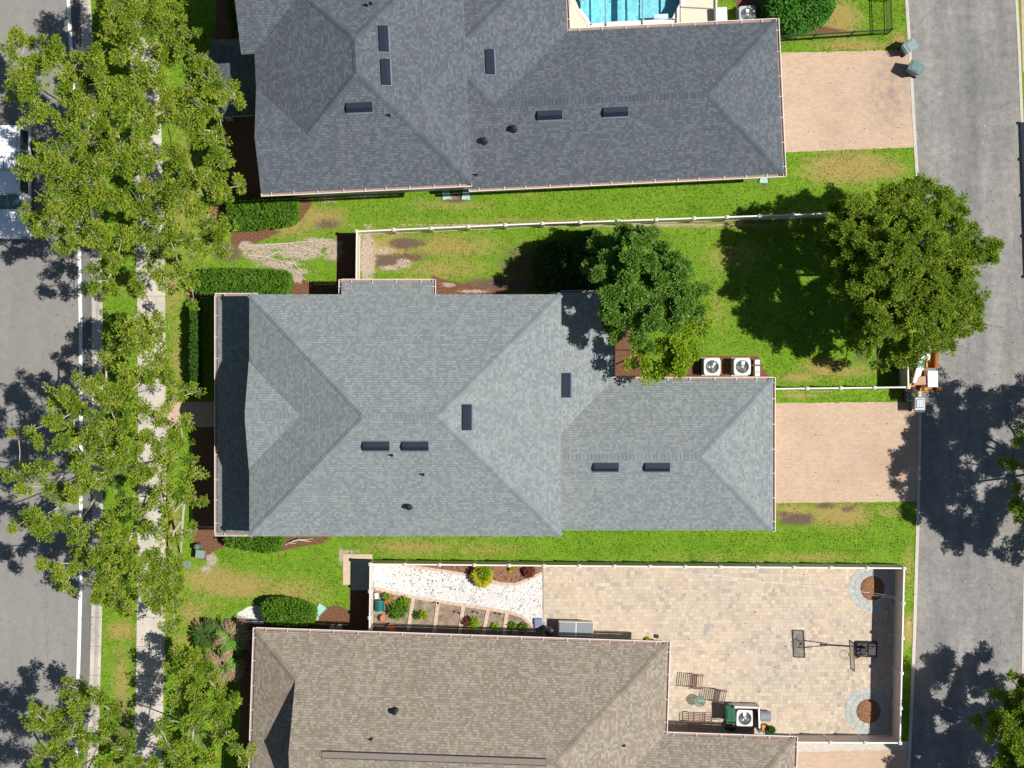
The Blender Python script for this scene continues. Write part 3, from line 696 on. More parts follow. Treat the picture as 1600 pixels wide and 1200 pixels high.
wn_ = [(LX, WT, H1), (XW, WT - (LX - XW), LH), (XW, WM, WR), (GX - wh, WM, WR), (GX, WT, H1)]
ws_ = [(XW, WB, H1), (GX, WB, H1), (GX - wh, WM, WR), (XW, WM, WR)]
we_ = [(GX, WB, H1), (GX, WT, H1), (GX - wh, WM, WR)]
porch = [(-14.82, -7.5, H1), (-14.82, 4.42, H1), (-12.3, 4.42, H1 + 1.0), (-12.3, -7.5, H1 + 1.0)]
bump_ = [(-8.57, 5.13, H1), (-3.99, 5.13, H1), (-3.99, 3.9, H1 + .5), (-8.57, 3.9, H1 + .5)]
zmain = lambda y: H2 + (y - Y0) * m_
def at_(px, py, h, plane=None): p = P(px, py, h); return (p.x, p.y)
def onS(px, py, z):  # a point of the picture on the plane z(x,y), by iteration
    h = 4.0
    for _ in range(12): p = P(px, py, h); h = z(p.x, p.y)
    return (p.x, p.y), h
zS = lambda x, y: H2 + (y - Y0) * m_; zE = lambda x, y: H2 + (X1 - x) * m_
zws = lambda x, y: H1 + (y - WB) * m_; zlean = lambda x, y: H1 + (LX - x) * m_
vents = [(*onS(588, 697, zS), (0, -1)), (*onS(649, 697, zS), (0, -1)), (*onS(730, 652, zE), (1, 0)), (*onS(885, 602, zlean), (1, 0)), (*onS(947, 730, zws), (0, -1)), (*onS(1027, 730, zws), (0, -1))]
pipes = [(*onS(612, 711, zS), .04, .25), (*onS(661, 741, zS), .04, .25), (*onS(639, 791, zS), .085, .28, True)]
house('grey_house', 'two-storey house with the pale grey shingle hip roof, in the middle between the two lawns', f, 'sh_grey', 'cap_grey', M['stucco'],
      [[N, So, E, W, G1, G2], [lean, wn_, ws_, we_], [porch], [bump_]],
      [([(-12.35, -7.0), (2.0, -7.0), (2.0, 3.95), (-12.35, 3.95)], 0, H2 - .14), ([(2.03, -6.97), (12.72, -6.97), (12.72, -.2), (4.65, -.2), (4.65, 4.1), (2.03, 4.1)], 0, H1 - .14),
       ([(-8.17, 3.97), (-4.4, 3.97), (-4.4, 4.75), (-8.17, 4.75)], 0, H1 - .14)] +
      [([(-14.6, y - .15), (-14.3, y - .15), (-14.3, y + .15), (-14.6, y + .15)], 0, H1 - .17) for y in (-7.1, -3.4, .4, 4.1)],
      [([(X0, Y0), (X1, Y0), (X1, Y1), (X0, Y1)], H2), ([(XW, WB), (GX, WB), (GX, WT), (LX, WT), (LX, 4.55), (XW, 4.55)], H1), ([(-14.82, -7.5), (-12.3, -7.5), (-12.3, 4.42), (-14.82, 4.42)], H1), ([(-8.57, 3.97), (-3.99, 3.97), (-3.99, 5.13), (-8.57, 5.13)], H1)],
      [((-14.82, -7.5), (-14.82, 4.42), H1, (-1, 0)), ((-14.95, -7.5), (-12.8, -7.5), H1, (0, -1)), ((-14.95, 4.42), (-12.8, 4.42), H1, (0, 1)), ((-8.57, 5.13), (-3.99, 5.13), H1, (0, 1)), ((-8.57, 4.4), (-8.57, 5.26), H1, (-1, 0)), ((-3.99, 4.4), (-3.99, 5.26), H1, (1, 0)),
       ((2.45, 4.55), (LX, 4.55), H1, (0, 1)), ((LX, WT + .13), (LX, 4.68), H1, (1, 0)), ((LX + .02, WT), (GX, WT), H1, (0, 1)), ((GX, WB - .05), (GX, WT + .13), H1, (1, 0))],
      [((X0, Y1, H2), (X0 + hd, Ym, HR), N, W), ((X0, Y0, H2), (X0 + hd, Ym, HR), So, W), ((X1, Y1, H2), (X1 - hd, Ym, HR), N, E), ((X1, Y0, H2), (X1 - hd, Ym, HR), So, E), ((X0 + hd, Ym, HR), (X1 - hd, Ym, HR), N, So),
       ((X0, Ym, GH), (X0 + gw * .95, Ym, GH), N, So), ((2.4, WM, WR), (GX - wh, WM, WR), wn_, ws_), ((GX, WT, H1), (GX - wh, WM, WR), wn_, we_), ((GX, WB, H1), (GX - wh, WM, WR), ws_, we_)],
      vents, pipes,
      [((12.75, -6.2), (12.75, -1.2), 0.03, 2.3, (1, 0), 'garage'), ((-12.38, -3.0), (-12.38, -1.8), 1.0, 2.4, (-1, 0), 'window'), ((-12.38, 1.2), (-12.38, 2.3), .03, 2.1, (-1, 0), 'door'), ((-12.38, -5.0), (-12.38, -3.6), 4.3, 5.4, (-1, 0), 'window'),
       ((-12.38, 0.0), (-12.38, 1.4), 4.3, 5.4, (-1, 0), 'window'), ((-3, 3.98), (-1.6, 3.98), 4.2, 5.3, (0, 1), 'window'), ((-9, -7.03), (-7.6, -7.03), 1.0, 2.3, (0, -1), 'window'), ((-2, -7.03), (-.6, -7.03), 4.2, 5.3, (0, -1), 'window'), ((6, -7.0), (7.4, -7.0), 1.0, 2.3, (0, -1), 'window'), ((2.03, 0), (2.03, 0), 0, 0, (1, 0), 'none')][:-1], (-5, -1.5, 0))

# --- charcoal house at the top
p0 = P(408, 302, H2); f2 = frame(p0.x, p0.y, R(2.72))
def inv(fr, ox, oy, ang):
    def g(p): dx, dy = p.x - ox, p.y - oy; c, s = math.cos(ang), math.sin(ang); return (dx * c + dy * s, -dx * s + dy * c)
    return g
g2 = inv(f2, p0.x, p0.y, R(2.72))
def onF(g, px, py, z):
    h = 4.0
    for _ in range(12): p = P(px, py, h); u, v = g(p); h = z(u, v)
    return (u, v), h
U1, V1 = 10.23, 11.9; uh = U1 / 2; R2 = H2 + uh * m_; w2 = 2.55; G2H = H2 + w2 * m_; pu = -.65
nS = [(0, 0, H2), (U1, 0, H2), (uh, uh, R2), (w2, w2, G2H), (0, w2, G2H)]
nE = [(U1, 0, H2), (U1, V1, H2), (uh, V1 - uh, R2), (uh, uh, R2)]
nW = [(0, 2 * w2, H2), (w2, w2, G2H), (uh, uh, R2), (uh, V1 - uh, R2), (w2, V1 - w2, G2H), (0, V1 - 2 * w2, H2)]
nG = [(0, w2, G2H), (w2, w2, G2H), (0, 2 * w2, H2)]
nG2 = [(pu, V1 - 2 * w2, H2), (0, V1 - 2 * w2, H2), (w2, V1 - w2, G2H), (pu, V1 - w2, G2H)]
nN = [(pu, V1, H2), (pu, V1 - w2, G2H), (w2, V1 - w2, G2H), (uh, V1 - uh, R2), (U1, V1, H2)]
UE, VB, VT, UP, UM, VN = 25.87, .1, 7.78, 15.36, 9.75, 12.2
wh2 = (VT - VB) / 2; WR2 = H1 + wh2 * m_; vm = (VB + VT) / 2; pk = H1 + (UP - UM) * m_
mPE = [(UP, VT, H1), (UP - wh2, vm, WR2), (UM, VB + UP - UM, pk), (UM, VN - (UP - UM), pk), (UP, VN, H1)]
mS = [(UE, VB, H1), (UE - wh2, vm, WR2), (UP - wh2, vm, WR2), (UM, VB + UP - UM, pk), (UM, VB, H1)]
mN = [(UE, VT, H1), (UE - wh2, vm, WR2), (UP - wh2, vm, WR2), (UP, VT, H1)]
mE = [(UE, VB, H1), (UE, VT, H1), (UE - wh2, vm, WR2)]
mNN = [(UP, VN, H1), (UM, VN - (UP - UM), pk), (UM, VN, H1)]
pch = [(-2.65, 4.3, H1), (.42, 5.6, H1 + 1.2), (.42, 6.9, H1 + 1.2), (-2.65, 8.2, H1)]
pchs = [(-2.65, 4.3, H1), (.42, 4.3, H1), (.42, 5.6, H1 + 1.2)]; pchn = [(-2.65, 8.2, H1), (.42, 6.9, H1 + 1.2), (.42, 8.2, H1)]
zs2 = lambda u, v: H2 + v * m_; ze2 = lambda u, v: H2 + (U1 - u) * m_; zms = lambda u, v: H1 + (v - VB) * m_; zpe = lambda u, v: H1 + (UP - u) * m_
house('charcoal_house', 'two-storey house with the dark charcoal shingle roof beside the swimming pool', f2, 'sh_navy', 'cap_navy', M['stucco_grey'],
      [[nS, nE, nW, nG, nG2, nN], [mPE, mS, mN, mE, mNN], [pch, pchs, pchn]],
      [([(.4, .4), (U1 - .4, .4), (U1 - .4, V1 - .4), (.4, V1 - .4)], 0, H2 - .14), ([(U1 - .37, .5), (UE - .4, .5), (UE - .4, VT - .4), (UP - .4, VT - .4), (UP - .4, VN - .4), (U1 - .37, VN - .4)], 0, H1 - .14)] +
      [([(-2.4, v - .15), (-2.1, v - .15), (-2.1, v + .15), (-2.4, v + .15)], 0, H1 - .17) for v in (4.7, 7.8)],
      [([(0, 0), (U1, 0), (U1, V1), (pu, V1), (pu, V1 - 2 * w2), (0, V1 - 2 * w2)], H2), ([(UM, VB), (UE, VB), (UE, VT), (UP, VT), (UP, VN), (UM, VN)], H1), ([(-2.65, 4.3), (.42, 4.3), (.42, 8.2), (-2.65, 8.2)], H1)],
      [((0, 0), (U1, 0), H2, (0, -1)), ((U1 - .2, VB), (UE, VB), H1, (0, -1)), ((UE, VB - .14), (UE, VT + .13), H1, (1, 0)), ((UP + .1, VT), (UE, VT), H1, (0, 1)), ((UP, VT + .1), (UP, VN), H1, (1, 0))],
      [((U1, 0, H2), (uh, uh, R2), nS, nE), ((w2, w2, G2H), (uh, uh, R2), nS, nW), ((uh, uh, R2), (uh, V1 - uh, R2), nW, nE), ((U1, V1, H2), (uh, V1 - uh, R2), nN, nE), ((w2, V1 - w2, G2H), (uh, V1 - uh, R2), nN, nW), ((0, w2, G2H), (w2, w2, G2H), nS, nG), ((pu, V1 - w2, G2H), (w2, V1 - w2, G2H), nG2, nN),
       ((UE, VB, H1), (UE - wh2, vm, WR2), mS, mE), ((UE, VT, H1), (UE - wh2, vm, WR2), mN, mE), ((UP - wh2, vm, WR2), (UE - wh2, vm, WR2), mS, mN), ((UP - wh2, vm, WR2), (UM + .6, VB + UP - UM - .6, pk - .3), mS, mPE), ((UP, VN, H1), (UM + .6, VN - (UP - UM) + .6, pk - .3), mNN, mPE)],
      [(*onF(g2, 562, 168, zs2), (0, -1)), (*onF(g2, 600, 61, ze2), (1, 0)), (*onF(g2, 603, 113, ze2), (1, 0)), (*onF(g2, 766, 97, zpe), (1, 0)), (*onF(g2, 859, 180, zms), (0, -1)), (*onF(g2, 962, 175, zms), (0, -1))],
      [(*onF(g2, 608, 180, zs2), .04, .25), (*onF(g2, 744, 273, zms), .04, .25), (*onF(g2, 756, 220, zms), .09, .28, True), (*onF(g2, 802, 201, zms), .09, .28, True), (*onF(g2, 579, 5, ze2), .04, .25)],
      [((UE - .37, 1.3), (UE - .37, 6.3), .03, 2.3, (1, 0), 'garage'), ((.37, 1.2), (.37, 2.5), 4.3, 5.4, (-1, 0), 'window'), ((.37, 9), (.37, 10.3), 4.3, 5.4, (-1, 0), 'window'), ((.37, 5.6), (.37, 6.7), .03, 2.1, (-1, 0), 'door'), ((3, .37), (4.4, .37), 4.2, 5.3, (0, -1), 'window'), ((15, .47), (16.4, .47), 1, 2.3, (0, -1), 'window')],
      (1, 14, 0))

# --- brown house at the bottom
p1 = P(400, 985, H1); A3 = R(-1.96)
f3 = lambda u, w, h: frame(p1.x, p1.y, A3)(u, -w, h)
_g3 = inv(None, p1.x, p1.y, A3); g3 = lambda p: (lambda t: (t[0], -t[1]))(_g3(p))
BU, BW = 20.72, 11.0; bh = BW / 2; BR = H1 + bh * m_; D = 2.2; DH = H1 + D * m_; QU, QW = 27.29, 4.55; qh = (BW - QW) / 2; QR = H1 + qh * m_
bN = [(0, 0, H1), (BU, 0, H1), (BU - bh, bh, BR), (D, bh, BR), (D, D, DH)]
bW = [(0, 0, H1), (D + .4, D + .0, H1 + (D + .4) * m_), (D + .4, BW - D, H1 + (D + .4) * m_), (0, BW, H1)]
bW = [(0, 0, H1), (D, D, DH), (D, BW - D, DH), (0, BW, H1)]
bS = [(0, BW, H1), (QU, BW, H1), (QU - qh, BW - qh, QR), (BU - (bh - (bh - qh)), BW - qh, QR), (BU - bh, bh, BR), (D, bh, BR), (D, BW - D, DH)]
bE = [(BU, 0, H1), (BU, QW, H1), (BU - qh, QW + qh, QR), (BU - bh, bh, BR)]
qN = [(BU, QW, H1), (QU, QW, H1), (QU - qh, QW + qh, QR), (BU - qh, QW + qh, QR)]
qE = [(QU, QW, H1), (QU, BW, H1), (QU - qh, QW + qh, QR)]
bG = [(D, D, DH), (D, bh, BR), (D, BW - D, DH)]
zb = lambda u, w: H1 + w * m_; ze3 = lambda u, w: H1 + (BU - u) * m_
brown = house('brown_house', 'single-storey house with a brown shingle roof and a gable end, beside the patio', f3, 'sh_brown', 'cap_brown', M['stucco'],
      [[bN, bW, bS, bE, qN, qE]],
      [([(.4, .4), (BU - .4, .4), (BU - .4, QW + .4), (QU - .4, QW + .4), (QU - .4, BW - .4), (.4, BW - .4)], 0, H1 - .14)],
      [([(0, 0), (BU, 0), (BU, QW), (QU, QW), (QU, BW), (0, BW)], H1)],
      [((0, 0), (BU, 0), H1, (0, -1)), ((0, -.13), (0, BW), H1, (-1, 0)), ((BU, -.13), (BU, QW - .02), H1, (1, 0)), ((BU - .02, QW), (QU, QW), H1, (0, -1)), ((QU, QW - .13), (QU, BW), H1, (1, 0))],
      [((0, 0, H1), (D, D, DH), bN, bW), ((BU, 0, H1), (BU - bh, bh, BR), bN, bE), ((D, bh, BR), (BU - bh, bh, BR), bN, bS), ((QU, QW, H1), (QU - qh, QW + qh, QR), qN, qE), ((0, BW, H1), (D, BW - D, DH), bS, bW), ((BU - qh, QW + qh, QR), (QU - qh, QW + qh, QR), qN, bS), ((BU - bh, bh, BR), (BU - qh, BW - qh, QR), bE, bS)],
      [], [(*onF(g3, 617, 1111, zb), .085, .28, True), (*onF(g3, 580, 1155, zb), .04, .25), (*onF(g3, 975, 1165, ze3), .04, .22)],
      [((QU - .37, 5.8), (QU - .37, 10), .03, 2.3, (1, 0), 'garage'), ((.37, 2), (.37, 3.4), 1, 2.3, (-1, 0), 'window'), ((.37, 6), (.37, 7), .03, 2.1, (-1, 0), 'door'), ((4, .37), (5.4, .37), 1, 2.3, (0, -1), 'window'), ((14, .37), (15.6, .37), 1, 2.3, (0, -1), 'window')],
      tuple(f3(10, 5, 0)))
m = MB(); m.poly([f3(*p) for p in bG]); m.build('gable_end', M['stucco'], brown)
# ridge vent: long raised strip along the ridge
m = MB(); a, b = onF(g3, 503, 1184, zb)[0][0], BU - bh - .5
for s in (-1, 1): m.bar(f3(a, bh + s * .17, BR - .05), f3(b, bh + s * .17, BR - .05), .04, .1)
m.cur = 1; m.bar(f3(a, bh, BR + .02), f3(b, bh, BR + .02), .29, .04); m.build('ridge_vent', [M['vent'], plain('ridge_vent_cap', (.185, .16, .132), .9, var=.15, scale=3)], brown)

# ------------------------------------------------------------------ pool enclosure frame
def enclosure():
    root = thing('pool_enclosure', 'grey metal frame of the screen enclosure over the swimming pool', 'pool enclosure', tuple(P(1000, 0)))
    hh = 2.75; xs = [945, 1003, 1062, 1117]
    for i, x in enumerate(xs):
        m = MB(); p = P(x, -75, hh); q = P(x + 1, 38, hh); m.bar(p, q, .05, .1); m.build('beam', M['grey_panel'], root)
        m = MB(); m.bar(Vector((P(x, -75, hh).x, P(x, -75, hh).y, .02)), Vector((P(x, -75, hh).x, P(x, -75, hh).y, hh)), .05, .05); m.build('post', M['grey_panel'], root)
    m = MB(); m.bar(P(1062, 11, hh), P(1118, 14, hh), .05, .1); m.build('beam', M['grey_panel'], root)
    m = MB(); m.bar(P(890, -75, hh), P(1118, -75, hh), .05, .1); m.build('beam', M['grey_panel'], root)
    m = MB(); m.bar(P(1118, -75, .1), P(1118, 38, .1), .05, .1); m.build('kick_rail', M['white'], root)
enclosure()
# ------------------------------------------------------------------ fences
FH = 1.83
def fence(name, label, cat, runs, spacing=57.0, skip=(), base=None, hs=FH):
    # runs: list of polylines of photo pixels at the height of the top rail; a post every `spacing` pixels
    root = thing(name, label, cat, tuple(P(*runs[0][0])))
    done = set()
    for pl in runs:
        for a, b in zip(pl, pl[1:]):
            A, B = P(*a, hs), P(*b, hs); A.z = B.z = 0; L = (B - A).length; n = max(1, round(L / (spacing / S * (1 - hs / H)))); d = (B - A).normalized()
            for i in range(n + 1):
                p = A + d * (L * i / n); key = (round(p.x, 1), round(p.y, 1))
                if key not in done:
                    done.add(key); m = MB(); rz = math.atan2(d.y, d.x); c = p + Vector((0, 0, hs / 2 + .02)); m.box(c, (.125, .125, hs + .04), rz)
                    m.box(p + Vector((0, 0, hs + .055)), (.16, .16, .03), rz); m.box(p + Vector((0, 0, hs + .095)), (.15, .15, .05), rz, taper=.1)
                    m.build('post', M['vinyl_white'], root)
                if i < n:
                    q = A + d * (L * (i + 1) / n); p2, q2 = p + d * .064, q - d * .064; m = MB(); z = Vector((0, 0, 1)); L2 = (q2 - p2).length
                    m.bar(p2 + z * (hs - .06), q2 + z * (hs - .06), .07, .12); m.bar(p2 + z * .13, q2 + z * .13, .05, .15)
                    k = max(2, round(L2 / .2)); m.cur = 1
                    for j in range(k):   # tongue and groove boards
                        s0, s1 = p2 + d * (L2 * (j + .03) / k), p2 + d * (L2 * (j + .97) / k); m.bar(s0 + z * (hs / 2), s1 + z * (hs / 2), .03, hs - .3)
                    m.bar(p2 + z * (hs / 2), q2 + z * (hs / 2), .018, hs - .3)
                    m.build('panel', [M['vinyl_white'], M['vinyl']], root)
    return root
fence('vinyl_fence', 'long cream vinyl fence along the strip of lawn north of the grey house', 'fence', [[(556.5, 444), (557.5, 361.5), (848, 349), (1085, 341), (1290, 333.5), (1410, 329)]])
fence('vinyl_fence', 'white vinyl fence along the alley behind the pile of cardboard boxes', 'fence', [[(1413, 334), (1417, 470), (1419.5, 605), (1209, 607.5)]])
fence('vinyl_fence', 'white vinyl fence around the paved patio and the garden beds', 'fence', [[(577.5, 985), (577.5, 965)], [(578, 924), (578.5, 881.5), (850, 884), (1126, 886), (1413, 888), (1406.5, 1161), (1243, 1160)]])
# gate in the patio fence
root = thing('gate', 'white vinyl gate beside the garden with the green hose reel', 'gate', tuple(P(578, 925, FH) * Vector((1, 1, 0)) if False else (P(578, 925, FH).x, P(578, 925, FH).y, 0)))
A, B = P(578, 926.5, FH), P(577.5, 963, FH); A.z = B.z = 0; z = Vector((0, 0, 1)); m = MB()
for h in (.16, FH - .09): m.bar(A + z * h, B + z * h, .06, .12)
for c in (A, B): m.bar(c + z * .12, c + z * (FH - .04), .061, .08)
m.build('gate_frame', M['vinyl_white'], root); m = MB(); m.bar(A + z * .95, B + z * .95, .03, 1.5); m.build('gate_panel', M['vinyl'], root)
m = MB(); m.tube([B + Vector((-.06, .1, 1.0)), B + Vector((-.09, .1, 1.0)), B + Vector((-.09, .1, 1.15))], .015); m.build('latch', M['black_metal'], root)

def metal_fence(name, label, pl, hs, spacing, rails=(.12, -.18)):
    root = thing(name, label, 'fence', tuple(P(*pl[0])))
    for a, b in zip(pl, pl[1:]):
        A, B = P(*a, hs), P(*b, hs); A.z = B.z = 0; L = (B - A).length; n = max(1, round(L / spacing)); d = (B - A).normalized()
        for i in range(n + 1):
            p = A + d * L * i / n; m = MB(); m.box(p + Vector((0, 0, hs / 2)), (.06, .06, hs + .04), math.atan2(d.y, d.x)); m.box(p + Vector((0, 0, hs + .045)), (.08, .08, .05), math.atan2(d.y, d.x), .3); m.build('post', M['black_metal'], root)
            if i < n:
                q = A + d * L * (i + 1) / n; m = MB()
                for h in (hs - .03, hs - .2, .14): m.bar(p + d * .03 + Vector((0, 0, h)), q - d * .03 + Vector((0, 0, h)), .03, .035)
                k = int((q - p).length / .11)
                for j in range(1, k): r = p + (q - p) * j / k; m.bar(r + Vector((0, 0, .1)), r + Vector((0, 0, hs - .02)), .018, .018)
                m.build('picket_panel', M['black_metal'], root)
metal_fence('metal_fence', 'black metal picket fence around the corner lawn with the round shrub', [(1216, 57), (1394.5, 45), (1391, -60)], 1.35, 1.85)
fence('vinyl_fence', 'vinyl fence beyond the far edge of the alley, its shadow on the kerb', 'fence', [[(1644, 185), (1648, 300), (1652, 430)]])

# ------------------------------------------------------------------ leaves
def unit(n):
    v = rng.normal(size=(n, 3)); return v / np.linalg.norm(v, axis=1, keepdims=True)
def leaf_quads(cen, axis, nrm, length, width):
    # rhombic leaves: cen is the stalk end, axis the direction they grow, nrm the blade's normal
    side = np.cross(axis, nrm); side /= np.linalg.norm(side, axis=1, keepdims=True) + 1e-9
    L = length[:, None]; W = width[:, None]; up = np.cross(side, axis)
    a = cen; b = cen + axis * L * .45 + side * W * .5; c = cen + axis * L - up * L * .12; d = cen + axis * L * .45 - side * W * .5
    return np.stack([a, b, c, d], 1)
def leaf_mesh(name, quads, mats, parent, ids=None):
    n = len(quads); off = np.array(parent.get('_base', (0, 0, 0)), np.float32)
    V = (quads.reshape(-1, 3) - off).astype(np.float32)
    me = bpy.data.meshes.new(name); me.vertices.add(n * 4); me.vertices.foreach_set('co', V.ravel())
    me.loops.add(n * 4); me.loops.foreach_set('vertex_index', np.arange(n * 4, dtype=np.int32))
    me.polygons.add(n); me.polygons.foreach_set('loop_start', np.arange(0, n * 4, 4, dtype=np.int32))
    if not isinstance(mats, (list, tuple)): mats = [mats]
    for m in mats: me.materials.append(m)
    if ids is not None: me.polygons.foreach_set('material_index', ids.astype(np.int32))
    me.update(calc_edges=True); o = bpy.data.objects.new(name, me); COL.objects.link(o); o.parent = parent
    return o
def tufts(cen, out, n, rad, ln, wd, up=.35):
    # n leaves round each tuft centre, growing outward
    T = len(cen); c = np.repeat(cen, n, 0); o = np.repeat(out, n, 0)
    ax = unit(T * n) + o * .55 + np.array([0, 0, up]) * .5; ax[:, 2] *= .75; ax /= np.linalg.norm(ax, axis=1, keepdims=True)
    st = c + ax * rad * rng.uniform(.1, 1, (T * n, 1)) ** .7
    nr = unit(T * n) * .75 + np.array([0, 0, 1.0]); nr /= np.linalg.norm(nr, axis=1, keepdims=True)
    return leaf_quads(st, ax, nr, rng.uniform(.7, 1.25, T * n) * ln, rng.uniform(.75, 1.2, T * n) * wd)

def tree(name, label, base_px, blobs, ztop, zlow, mats, barkm, spread=None, dens=26, nleaf=13, ln=.15, wd=.075, trad=.17, flat=.5, trunk_r=.17, group=None, cat='tree', fork=2.2, dome=1.0, twig=2, maxr=None, jit=.3, sub=9, srad=.2, reach=1.2, under=.6):
    # blobs: (px, py, r_px) leaf clumps as seen in the photo; each gets its own height on an uneven dome over the trunk
    base = P(*base_px); root = thing(name, label, cat, (base.x, base.y, 0), group=group)
    xs = np.array([b[0] for b in blobs], float); ys = np.array([b[1] for b in blobs], float)
    cx, cy = base_px[0] + (base_px[0] - 800) * .07, base_px[1] + (base_px[1] - 600) * .07
    dd = np.hypot(xs - cx, ys - cy); Rm = spread or dd.max()
    C = []
    for b, d in zip(blobs, dd):
        h = zlow + (ztop - zlow) * max(0, 1 - (d / Rm) ** 2) ** dome + random.uniform(-1, 1) * jit * 2
        C.append((P(b[0], b[1], h), b[2] / S * (1 - h / H)))
    # lower, thinner clumps fill the crown from below
    for c, r in list(C):
        if random.random() < under: C.append((c + Vector((random.uniform(-1.3, 1.3) * r, random.uniform(-1.3, 1.3) * r, -random.uniform(.6, 1.5))), r * .85))
    # clumps
    Q = []; I = []
    for c, r in C:
        nt_ = max(5, int(dens * (r / .75) ** 2)); ns = max(3, int(sub * (r / .6) ** 2)); su = unit(ns); su[:, 2] *= .8; sl = rng.uniform(.35, reach, ns) * r
        k_ = rng.integers(0, ns, nt_); tt = rng.uniform(.12, 1, nt_) ** .6; u = unit(nt_)
        cc = np.array(c) + su[k_] * (sl[k_] * tt)[:, None] * np.array([1, 1, flat + .1]) + u * rng.uniform(.1, 1, (nt_, 1)) * srad * (1.15 - .6 * tt[:, None]); u2 = u * .5 + su[k_] * .7; u2[:, 2] += .3
        Q.append(tufts(cc, u2, nleaf, trad, ln, wd)); I.append(np.repeat(rng.integers(0, len(mats), ns)[k_] if isinstance(mats, (list, tuple)) else np.zeros(nt_), nleaf))
    crown = leaf_mesh('crown', np.concatenate(Q), mats, root, np.concatenate(I))
    # limbs: every clump hangs on the nearest clump nearer to the fork
    F = Vector((base.x, base.y, fork)); nodes = [F] + [c - Vector((0, 0, r * .08)) for c, r in C]
    order = sorted(range(1, len(nodes)), key=lambda i: (nodes[i] - F).length); par = {}
    used = [0]
    for i in order:
        best = min(used, key=lambda j: (nodes[i] - nodes[j]).length * (1.0 if j else .55) + .35 * (nodes[j] - F).length * .6)
        par[i] = best; used.append(i)
    cnt = {i: 1 for i in range(len(nodes))}
    for i in reversed(order): cnt[par[i]] = cnt.get(par[i], 1) + cnt[i]
    m = MB()
    for i in order:
        a, b = nodes[par[i]], nodes[i]; r0 = min(trunk_r * .55, .013 * math.sqrt(cnt[i]) + .012); mid = (a + b) / 2 + Vector((random.uniform(-.12, .12), random.uniform(-.12, .12), random.uniform(-.1, .15))) * min(1, (b - a).length)
        m.tube([a, mid, b], r0, 5, r0 * .7)
        c, r = C[i - 1]
        for _ in range(twig):
            dv = Vector((random.uniform(-1, 1), random.uniform(-1, 1), random.uniform(.1, .7))) * r; k = b + dv * .5 + Vector((random.uniform(-.1, .1), random.uniform(-.1, .1), .05)); m.tube([b, k, b + dv], .014, 4, .005)
    m.build('limbs', barkm, root)
    m = MB(); m.tube([base - Vector((0, 0, .1)), base + Vector((0, 0, .25)), (base + F) / 2 + Vector((.04, .03, 0)), F], trunk_r * 1.25, 9, trunk_r * .8); m.build('trunk', barkm, root, smooth=True)
    return root

def fill(outline, r0, r1, n, seed, mind=.62):
    rd = random.Random(seed); out = []; xs = [p[0] for p in outline]; ys = [p[1] for p in outline]
    def ins(x, y):
        c = False
        for (x0, y0), (x1, y1) in zip(outline, outline[1:] + outline[:1]):
            if (y0 > y) != (y1 > y) and x < (x1 - x0) * (y - y0) / (y1 - y0) + x0: c = not c
        return c
    for _ in range(n * 40):
        x, y, r = rd.uniform(min(xs), max(xs)), rd.uniform(min(ys), max(ys)), rd.uniform(r0, r1)
        if ins(x, y) and all(math.hypot(x - a, y - b) > mind * (r + c) * .8 for a, b, c in out): out.append((x, y, r))
        if len(out) >= n: break
    return out
B_TOP = [(215, 60, 30), (245, 40, 28), (205, 25, 26), (265, 62, 24), (298, 56, 10), (190, 5, 22), (230, 5, 26), (265, 20, 20), (180, -20, 20), (220, -30, 26), (255, -20, 22), (160, 10, 14), (190, 88, 18), (255, 92, 22), (235, 120, 20), (285, 75, 14), (170, 45, 14)]
B_ONE = [(30, 62, 18), (22, 85, 14), (48, 100, 24), (20, 120, 14), (42, 145, 24), (60, 175, 24), (85, 95, 20), (112, 112, 22), (100, 140, 16), (130, 165, 26), (150, 98, 24), (165, 132, 24), (70, 62, 9), (82, 78, 14), (310, 100, 20), (330, 128, 20), (300, 138, 22), (352, 138, 12), (320, 170, 20), (345, 150, 12), (362, 136, 6), (265, 150, 18), (228, 190, 24), (200, 160, 22), (282, 190, 22), (302, 205, 16), (338, 205, 9), (160, 200, 24), (118, 215, 24), (88, 240, 24), (38, 252, 14), (68, 262, 22), (110, 270, 26), (150, 260, 26), (190, 250, 26), (230, 250, 24), (275, 240, 22), (345, 255, 16), (322, 272, 16), (376, 290, 12), (350, 302, 12), (300, 290, 20), (80, 310, 24), (38, 332, 11), (55, 362, 8), (62, 340, 14), (100, 330, 24), (140, 320, 26), (180, 310, 24), (220, 320, 24), (262, 310, 22), (298, 330, 20), (328, 352, 15), (338, 380, 13), (310, 392, 15), (100, 390, 14), (112, 372, 11), (150, 370, 22), (190, 372, 18), (230, 370, 18), (265, 372, 18), (150, 420, 16), (140, 450, 10), (152, 440, 12), (180, 408, 14), (240, 420, 14), (215, 440, 11), (285, 420, 14), (300, 450, 9), (300, 472, 8), (260, 438, 9), (165, 455, 8), (275, 395, 10)]
